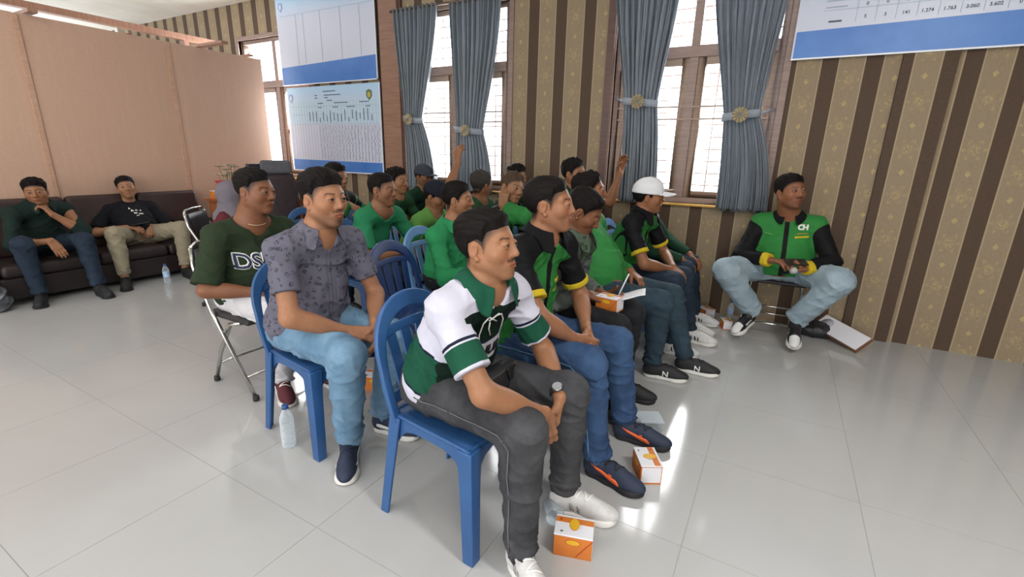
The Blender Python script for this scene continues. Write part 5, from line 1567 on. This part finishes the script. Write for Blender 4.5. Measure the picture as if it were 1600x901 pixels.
person('man in lime tee and dark cap looking down', (-2.64, 3.02), 0,
    gen(.235, 1.0, 0), SK('835a3e'), dict(tt=.01, ts=.006, n=.001), dict(mat=tee_lime, neck='crew', seed=131, name='tee_shirt', cuff=.85, slv=1.15), dict(mat=J_dark, seed=105), sh_blk, q=0, head=dict(rot=(10, 18, 0)), cap=dict(mat=cap_navy, tilt=2), hands=LAP)
person('man with back of head to camera reaching up to the left window', (-2.5, 3.5), 0,
    gen(.215, 1.083, 0, arms_=dict(shR=(.19, -.15, .90), elR=(.13, -.24, 1.13), wrR=(.11, -.20, 1.26))), SK('83583d'), dict(tt=.016, ts=.009, n=.004, seed=14, lift=-.012, mat=hair_mat('hair_greying', S('37332f'))), dict(mat=tee_dk2, neck='crew', seed=141), dict(mat=J_dark, seed=115), sh_blk, q=0, head=dict(rot=(78, 6, 0)), hands=dict(R=dict(dir=(.05, 0, 1), palm=(.2, .9, 0), curl=30), L=LAP['L']))
person('man whose hair shows beside the wallpaper behind the cheek resting man', (-2.45, 4.05), 0,
    gen(.215, 1.129, 0), SK('83583d'), dict(tt=.022, ts=.006, n=.005, seed=16), dict(mat=tee_dk2, neck='crew', seed=151), dict(mat=J_dark, seed=125), sh_blk, q=0, head=dict(rot=(-10, 4, 0)), hands=LAP)
# --- back row
person('man in black and green jacket with arms on a chair back', (-3.5, 2.8), 0,
    gen(.22, 1.115, 0, arms_=dict(elR=(.25, -.3, .80), wrR=(.36, -.02, .91), elL=(.3, .3, .8), wrL=(.38, .2, .88))), SK('83583d'), dict(tt=.022, ts=.006, n=.003, seed=18), dict(mat=uni_jacket, neck='collar', sleeve='long', seed=161), dict(mat=J_dark, seed=135), sh_blk, q=0, head=dict(rot=(5, 3, 0)), hands=LAP)
person('young man in dark green tee at the back beside the grey cap', (-3.28, 3.3), 0,
    gen(.215, 1.081, 0), SK('8b6043'), dict(tt=.02, ts=.005, n=.006, mess=1.4, seed=20), dict(mat=tee_dk2, neck='crew', seed=171, name='tee_shirt'), dict(mat=J_dark, seed=145), sh_blk, q=0, head=dict(rot=(8, 0, 0)), hands=LAP)
def ex14(I):
    decal_quad('white_print', I['f_top'], I['P'] + I['lat'] * .08 + I['up'] * .27 + I['fr'] * .22, I['lat'], I['up'], .09, .06, I['fr'], m_wm, I['shirt'])
person('man in grey cap and black-green tee before the left curtain', (-3.4, 3.82), 0,
    gen(.215, 1.10, 0), SK('80593f'), dict(tt=.01, ts=.006, n=.001), dict(mat=jac_dk, neck='crew', seed=181, name='tee_shirt'), dict(mat=J_dark, seed=155), sh_blk, q=0, head=dict(rot=(-8, 2, 0)), cap=dict(mat=cap_grey, tilt=4), hands=LAP, extras=ex14)
person('person in grey headscarf mostly hidden behind the dark green tee', (-4.20, 2.38), 42,
    gen(.06, .93, 0), SK('83583d'), dict(tt=.01, ts=.006, n=0), dict(mat=M_tee('maroon_blouse', '5a2a2e'), neck='crew', sleeve='long', seed=191), dict(mat=J_blk, seed=165), sh_blk, q=0, head=dict(rot=(30, 0, 0)), scarf=fabric('grey_scarf', S('6e6870')), hands=LAP)
# --- sofa
person('man on the sofa in dark long sleeves with chin on hand', (-5.8, 1.6), 0,
    dict(pel=(-.06, .0, .43), shR=(.09, -.20, .765), shL=(.02, .20, .77), head=(.07, .0, .925), elR=(.17, -.30, .50), wrR=(.34, -.06, .525), elL=(.34, .16, .52), wrL=(.195, .035, .735), knR=(.4, -.3, .9), anR=(.35, -.21, .105), knL=(.6, .24, .9), anL=(.46, .16, .105)),
    SK('8b6043'), dict(tt=.022, ts=.005, quiff=.006, n=.003, seed=22, mess=.2), dict(mat=tee_forest, neck='collar', sleeve='long', seed=201, cuff=.35, vee=.04), dict(mat=J_dark, seed=175), sh_blk, q=1, head=dict(rot=(-22, 4, 4)), hands=dict(R=dict(dir=(.55, .25, -.75), palm=(-.4, .2, -.7), curl=22), L=dict(dir=(-.45, -.35, .75), palm=(-.5, -.5, .3), curl=52)), feet=dict(R=dict(yaw=-22), L=dict(yaw=0)))
def exs2(I):
    lat, up, fr, P = I['lat'], I['up'], I['fr'], I['P']
    for a, b, w_, h_ in ((-.035, .255, .018, .022), (-.02, .225, .03, .025), (.015, .225, .025, .02), (.05, .22, .02, .018), (.0, .19, .03, .014), (.045, .18, .04, .012), (.01, .16, .025, .008)):
        decal_quad('white_print', I['f_top'], P + lat * a + up * b + fr * .2, lat, up, w_, h_, fr, m_wm, I['shirt'], 4, 3, .0015, (lambda A_, B_: (lambda x, y: (x * (1 - .9 * (y / B_ + .5)) , y)))(w_, h_) if h_ > .017 else None)
person('man on the sofa in black tee and khaki trousers', (-5.85, 2.35), -8,
    dict(pel=(.0, .0, .43), shR=(-.14, -.205, .715), shL=(-.17, .20, .71), head=(-.105, -.0, .915), elR=(-.04, -.34, .53), wrR=(.09, -.10, .535), elL=(-.06, .32, .50), wrL=(.10, .10, .52), knR=(.5, -.35, .8), anR=(.43, -.28, .105), knL=(.5, .4, .9), anL=(.40, .25, .105), slouch=(-.01,)),
    SK('986f52'), dict(tt=.018, ts=.005, n=.002, seed=24), dict(mat=tee_blk, neck='crew', seed=211, name='tee_shirt', cuff=.85, slv=1.12), dict(mat=khaki, seed=185, len=-.02), sh_blk, q=1, bulk=1.08, head=dict(rot=(-12, -6, 8)), hands=dict(R=dict(dir=(.6, .6, -.1), palm=(.0, .3, -.9), curl=35), L=dict(dir=(.7, -.3, -.4), palm=(-.2, -.3, -.8), curl=45)), feet=dict(R=dict(yaw=-15), L=dict(yaw=5)), extras=exs2)
# --- man on the stool by the wall
def ex22(I):
    lat, up, fr, P = I['lat'], I['up'], I['fr'], I['P']
    f = I['f_top']
    decal_quad('badge', f, P + lat * .105 + up * .275 + fr * .22, lat, up, .095, .012, fr, yellow_cloth, I['shirt'])
    decal_quad('badge_line', f, P + lat * .105 + up * .298 + fr * .22, lat, up, .075, .008, fr, mat('badge_gold', S('8f8a3a'), .6), I['shirt'])
    decal_quad('name_tape', f, P - lat * .115 + up * .285 + fr * .22, lat, up, .055, .007, fr, mat('badge_gold2', S('6fae5a'), .6), I['shirt'])
    decal_text('emblem', f, 'CH', .05, P + lat * .105 + up * .325 + fr * .22, lat, up, fr, m_wm, I['shirt'], .002, .003, .85)
    for k in range(5):
        c = snap(f, np.array([P + up * (.06 + .06 * k) + fr * .24], F4), fr, .002)[0]
        MB().lathe([(.0005, .002), (.005, .001), (.005, -.001), (.0005, -.002)], 8, center=tuple(map(float, c))).build('button', BLACKC, I['shirt'])
person('heavy man in green shirt with black long sleeves sitting on the stool', (.07, 4.17), -90,
    dict(pel=(.0, 0, .545), shR=(.06, -.195, .89), shL=(.035, .205, .90), head=(.145, -.02, 1.125), elR=(.10, -.36, .63), wrR=(.31, -.065, .64), elL=(.08, .38, .64), wrL=(.31, .15, .605), knR=(.5, -.42, .52), anR=(.215, -.13, .215), knL=(.5, .46, .52), anL=(.225, .165, .205)),
    SK('83563d', stubble=.3, mous=.8, goat=.4), dict(tt=.017, ts=.006, n=.0022, seed=26), dict(mat=uni_long, neck='collar', sleeve='long', collar_mat=black_cloth, seed=221, band=yellow_cloth, bandw=.05, cuff=.97, vee=.03, open=.4, inf=.018, hem=-.06), dict(mat=J_pale, seed=195, leg=1.3, inf=.022), sh_bw, q=1, bulk=1.30, belly=.03, head=dict(rot=(38, -6, 4), jaw=1.14, neck=1.3, s=1.06), hands=dict(R=dict(dir=(.55, .8, .12), palm=(.0, .1, -1), curl=28), L=dict(dir=(.5, -.8, -.1), palm=(.1, -.3, .9), curl=62)), feet=dict(R=dict(heel=(.19, -.12, .125), yaw=-25, pitch=18), L=dict(heel=(.20, .165, .118), yaw=2, pitch=20)), extras=ex22)
flush()
# ------------------------------------------------------------------ small things
snack_box('orange and white snack box nearest the camera on the floor', -.452, 1.30, 0, 17)
snack_box('snack box beside the navy and orange trainers', -.33, 1.84, 0, -60)
snack_box('snack box on the floor under the empty navy chair', -1.90, 1.80, 0, 20)
snack_box('snack box on the floor in the wall corner behind the front row', -.42, 4.25, 0, -50)
snack_box('small snack box on the floor beside the stool', -.235, 4.06, 0, -70, .10, .07, .075)
# clear plastic
m_clear = bpy.data.materials.new('clear_plastic'); m_clear.use_nodes = True
def _cl(m):
    t = m.node_tree; t.nodes.clear()
    o = t.nodes.new('ShaderNodeOutputMaterial'); a = t.nodes.new('ShaderNodeBsdfTransparent'); b = t.nodes.new('ShaderNodeBsdfPrincipled')
    a.inputs[0].default_value = (.93, .96, .98, 1); b.inputs['Base Color'].default_value = (.75, .82, .87, 1); b.inputs['Roughness'].default_value = .08
    l = t.nodes.new('ShaderNodeLayerWeight'); l.inputs[0].default_value = .35
    mm = t.nodes.new('ShaderNodeMath'); mm.operation = 'MULTIPLY_ADD'; mm.inputs[1].default_value = .75; mm.inputs[2].default_value = .16
    mx = t.nodes.new('ShaderNodeMixShader')
    t.links.new(l.outputs['Facing'], mm.inputs[0]); t.links.new(mm.outputs[0], mx.inputs[0]); t.links.new(a.outputs[0], mx.inputs[1]); t.links.new(b.outputs[0], mx.inputs[2]); t.links.new(mx.outputs[0], o.inputs[0])
_cl(m_clear)
m_capb = mat('blue_cap', S('2b4a86'), .45); m_lab = mottled('bottle_label', S('5f93c8'), S('d0dbe8'), 30, .5)
def bottle(label, x, y, h=.21, lab=True, z=0):
    r = empty('water_bottle', (x, y, z)); k = h / .21
    pr = [(.004, .002), (.028, 0), (.031, .006), (.031, .03), (.0295, .034), (.031, .038), (.031, .06), (.0295, .064), (.031, .068), (.031, .10), (.0295, .104), (.031, .108), (.031, .135), (.027, .155), (.017, .178), (.012, .185), (.012, .195)]
    MB().lathe([(a * k, b * k) for a, b in pr], 20).build('bottle_body', m_clear, r)
    MB().lathe([(.0145 * k, .192 * k), (.0145 * k, .208 * k), (.012 * k, .210 * k)], 16).build('cap', m_capb, r)
    if lab: MB().rings([[(.0317 * k * math.cos(a * math.pi / 10), .0317 * k * math.sin(a * math.pi / 10), zz * k) for a in range(20)] for zz in (.07, .128)], cap=False).build('label', m_lab, r)
    tag(r, label, 'bottle', 'plastic water bottles'); return r
bottle('clear water bottle on the floor beside the patterned shirt man', -1.83, 1.17, .215, False)
bottle('blue labelled water bottle on the floor before the sofa', -5.30, 2.30, .20)
bottle('water bottle on the floor in the corner next to the stool', -.23, 4.30, .17)
bottle('water bottle standing on the orange desk', -5.35, 4.1, .22, True, .75)
# things held in hands
I22 = None
def held(name, mb, m, loc, rot, label, cat):
    o = mb.build(name, m, None, loc, rot, .002); return tag(o, label, cat)
# microphone and phone of the man on the stool
mic = empty('microphone', (.14, 3.815, .585)); mic.rotation_euler = (math.radians(68), math.radians(0), math.radians(25))
MB().lathe([(.0005, -.13), (.011, -.128), (.012, -.06), (.0145, .0), (.016, .012), (.0005, .013)], 16).build('handle', BLACKC, mic)
MB().lathe([(.016, .012), (.022, .022), (.0255, .038), (.023, .054), (.012, .064), (.0005, .066)], 18).build('grille', mottled('mic_mesh', S('b9b9b6'), S('8e8e8c'), 300, .4, .3), mic)
tag(mic, 'black microphone with silver head held by the man on the stool', 'microphone')
ph = empty('mobile_phone', (.16, 3.80, .655)); ph.rotation_euler = (math.radians(25), math.radians(0), math.radians(28))
boxo('case', (-.075, -.037, 0), (.075, .037, .008), BLACKC, ph, .003); boxo('screen', (-.07, -.033, .008), (.07, .033, .0086), mat('phone_screen', S('2c2a26'), .08), ph)
tag(ph, 'black mobile phone in the stool man\'s hands above the microphone', 'phone')
ph2 = empty('mobile_phone', (-5.70, 2.33, .565)); ph2.rotation_euler = (0, math.radians(-12), math.radians(60))
boxo('case', (-.075, -.037, 0), (.075, .037, .008), BLACKC, ph2, .003); boxo('screen', (-.07, -.033, .008), (.07, .033, .0086), mat('phone_screen2', S('22242a'), .08), ph2)
tag(ph2, 'dark mobile phone in the hands of the khaki trousered man', 'phone')
# the writer's box, sheet and pen
snack_box('snack box lying on the writing man\'s lap', -.70, 2.31, .565, -8, .12, .085, .075)
sh = MB().grid([[(x, y, .006 * math.sin(x * 30) + .02 * max(0, x) ** 1.2) for x in np.linspace(-.05, .07, 9)] for y in np.linspace(-.045, .045, 5)]).build('paper_sheet', m_wcard, None, (-.60, 2.36, .652), (math.radians(8), math.radians(-14), math.radians(12)))
sh.modifiers.new('t', 'SOLIDIFY').thickness = .0012
tag(sh, 'white paper sheet on the writing man\'s snack box', 'paper')
pen = MB().tube([(0, 0, 0), (.004, 0, .012), (.045, -.01, .12)], [.0008, .004, .004], 8).build('pen', mat('pen_white', S('c9cbd0'), .3), None, (-.655, 2.31, .652), None)
tag(pen, 'pale pen held by the writing man', 'pen')
# waist bag of the man in the jersey
wb = empty('waist_bag', (-.79, 1.31, .565)); wb.rotation_euler = (0, math.radians(-18), 0)
boxo('pouch', (-.04, -.11, -.05), (.04, .11, .045), m_vinyl, wb, .025); boxo('buckle', (.041, .02, -.015), (.051, .075, .03), BLACKC, wb, .004); boxo('zip', (.037, -.09, .025), (.0425, .09, .03), m_steel, wb)
tag(wb, 'black waist bag on the lap of the white and green jersey man', 'bag')
# clear cup and tub
cup = MB().lathe([(.0005, .0), (.026, 0), (.034, .075), (.037, .078), (.036, .08), (.033, .076), (.025, .003)], 20).build('plastic_cup', m_clear, None, (-.60, 1.42, .03), (math.radians(82), 0, math.radians(40)))
tag(cup, 'crushed clear plastic cup lying behind the black denim leg', 'cup')
tub = empty('plastic_tub', (-.43, 2.22, 0)); tub.rotation_euler = (0, 0, .5)
MB().box((-.075, -.05, 0), (.075, .05, .05)).build('tub_base', m_clear, tub, None, None, .006); MB().box((-.08, -.055, .05), (.08, .055, .062)).build('tub_lid', m_clear, tub, None, None, .005)
tag(tub, 'clear plastic food tub on the floor by the navy trainer', 'tub')
# panel box and bag by the wall
pb = empty('panel_box', (.57, 4.21, .052)); pb.rotation_euler = (math.radians(38), math.radians(7), math.radians(-48))
boxo('carton', (-.21, -.075, .03), (.21, .075, .055), mottled('brown_card', S('7a553d'), S('6b4833'), 9, .8), pb, .002)
boxo('panel', (-.19, -.07, .055), (.205, .07, .063), m_wcard, pb, .002); MB().lathe([(.0005, .0632), (.05, .0632), (.05, .0636), (.0005, .0636)], 20, center=(-.12, 0, 0)).build('speaker_disc', mat('grey_disc', S('a8a8b4'), .6), pb)
tag(pb, 'long white-topped brown carton lying by the striped wall', 'box')
# soft things: bags
def soft(name, prims, fold, m, label, cat, loc, h=.008, k=.04):
    F_ = Fld(prims, k); ff = folds(len(label), fold, .08, [(1, .3, .5), (.2, 1, .6), (.5, -.5, 1)])
    def f(p): return smax(F_(p) + ff(p), -p[:, 2] + .001, .01)
    def mk(v, q): tag(link(name, np_mesh(name, v, q, m), None, loc), label, cat)
    later(mk, f, F_.lo - .03, F_.hi + .03, h)
soft('duffel_bag', [ell((0, 0, .055), (.15, .10, .07)), ell((.1, .04, .04), (.10, .08, .05))], .010, m_vinyl, 'black soft bag slumped behind the white-topped carton', 'bag', (.40, 4.27, 0))
m_bagp = mottled('dark_plastic_bag', S('3a3d42'), S('6a6e75'), 25, .3)
soft('plastic_bag', [ell((0, 0, .08), (.10, .11, .09)), ell((.02, .03, .17), (.05, .05, .06))], .014, m_bagp, 'crumpled dark plastic bag on the floor at the sofa end', 'bag', (-5.46, 1.10, 0))
flush()
# desk things
snack_box('snack box on the orange desk beside the flower pot', -5.88, 3.24, .75, 15)
snack_box('snack box on the orange desk near the office chair', -5.40, 3.75, .75, -20)
snack_box('snack box stacked further along the orange desk', -5.42, 3.95, .75, 8)
# flowers in a red wrapped pot
fp = empty('flower_pot', (-5.62, 3.25, .75))
mb = MB(); n = 24
mb.rings([[(r * (1 + .10 * math.sin(k * 2 * math.pi / n * 6) * q) * math.cos(2 * math.pi * k / n), r * (1 + .10 * math.sin(k * 2 * math.pi / n * 6) * q) * math.sin(2 * math.pi * k / n), z) for k in range(n)] for r, z, q in ((.06, 0, 0), (.065, .06, .2), (.09, .15, 1), (.13, .22, 1.6))])
mb.build('red_wrapper', mottled('red_paper', S('b02036'), S('8f1830'), 14, .35), fp)
rnd = random.Random(5); m_leaf = mottled('leaf_green', S('3f6b3c'), S('86a886'), 20, .6); m_pet = mat('white_petal', S('d9d6cc'), .6); m_stem = mat('stem', S('4a6b3a'), .7)
for k in range(11):
    a = rnd.uniform(0, 6.28); r = rnd.uniform(.02, .11); z = rnd.uniform(.27, .40); c = (r * math.cos(a), r * math.sin(a), z)
    MB().tube([(c[0] * .3, c[1] * .3, .14), c], .003, 5).build('stem', m_stem, fp)
    mb = MB()
    for j in range(6):
        b = j * math.pi / 3 + a; l = .055
        d = (math.cos(b), math.sin(b)); p = (-d[1], d[0])
        mb.add([c, (c[0] + d[0] * l * .6 + p[0] * .020, c[1] + d[1] * l * .6 + p[1] * .020, c[2] + .012), (c[0] + d[0] * l, c[1] + d[1] * l, c[2] + .006), (c[0] + d[0] * l * .6 - p[0] * .020, c[1] + d[1] * l * .6 - p[1] * .020, c[2] + .012)], [(0, 1, 2, 3)])
    mb.build('blossom' if k % 2 else 'leaf_spray', m_pet if k % 2 else m_leaf, fp)
tag(fp, 'artificial flowers in red paper on the orange desk', 'flowers')
# office chair behind the desk
oc = empty('office_chair', (-5.12, 3.48, 0)); oc.rotation_euler = (0, 0, math.radians(150))
m_oc = mottled('dark_mesh_cloth', S('2b2024'), S('3a2a2e'), 30, .7)
boxo('seat', (-.22, -.24, .42), (.24, .24, .50), m_oc, oc, .04)
MB().grid([[(-.27 - .05 * (1 - (u / .2) ** 2) - (z - .55) * .12, u * (1 - .25 * max(0, (z - .85) / .25) ** 2), z) for u in np.linspace(-.21, .21, 11)] for z in np.linspace(.56, 1.08, 9)]).build('backrest', m_oc, oc).modifiers.new('t', 'SOLIDIFY').thickness = .05
boxo('headrest', (-.42, -.15, 1.08), (-.35, .15, 1.22), mottled('grey_cloth', S('4a4a50'), S('55555c'), 30, .8), oc, .03)
MB().tube([(0, 0, .08), (0, 0, .43)], .028, 12).build('gas_lift', BLACKC, oc)
for k in range(5):
    a = 2 * math.pi * k / 5
    MB().tube([(0, 0, .09), (.26 * math.cos(a), .26 * math.sin(a), .07)], [.025, .015], 8).build('base_arm', BLACKC, oc)
    MB().tube([(.26 * math.cos(a) - .012, .26 * math.sin(a), .03), (.26 * math.cos(a) + .012, .26 * math.sin(a), .03)], .03, 10).build('caster', BLACKC, oc)
for s in (-1, 1): MB().tube([(-.1, s * .25, .46), (-.1, s * .29, .66), (.12, s * .29, .67)], .015, 8).build('arm', BLACKC, oc)
tag(oc, 'dark office chair with headrest behind the orange desk', 'chair')
# monitor
mo = empty('monitor', (-5.38, 3.50, .75)); mo.rotation_euler = (0, 0, math.radians(115))
boxo('panel', (-.25, -.02, .10), (.25, .02, .42), BLACKC, mo, .006); boxo('stand', (-.03, .02, 0), (.03, .05, .25), BLACKC, mo); boxo('foot', (-.11, -.08, 0), (.11, .10, .015), BLACKC, mo, .004)
tag(mo, 'black monitor on the orange desk behind the headscarf', 'monitor')
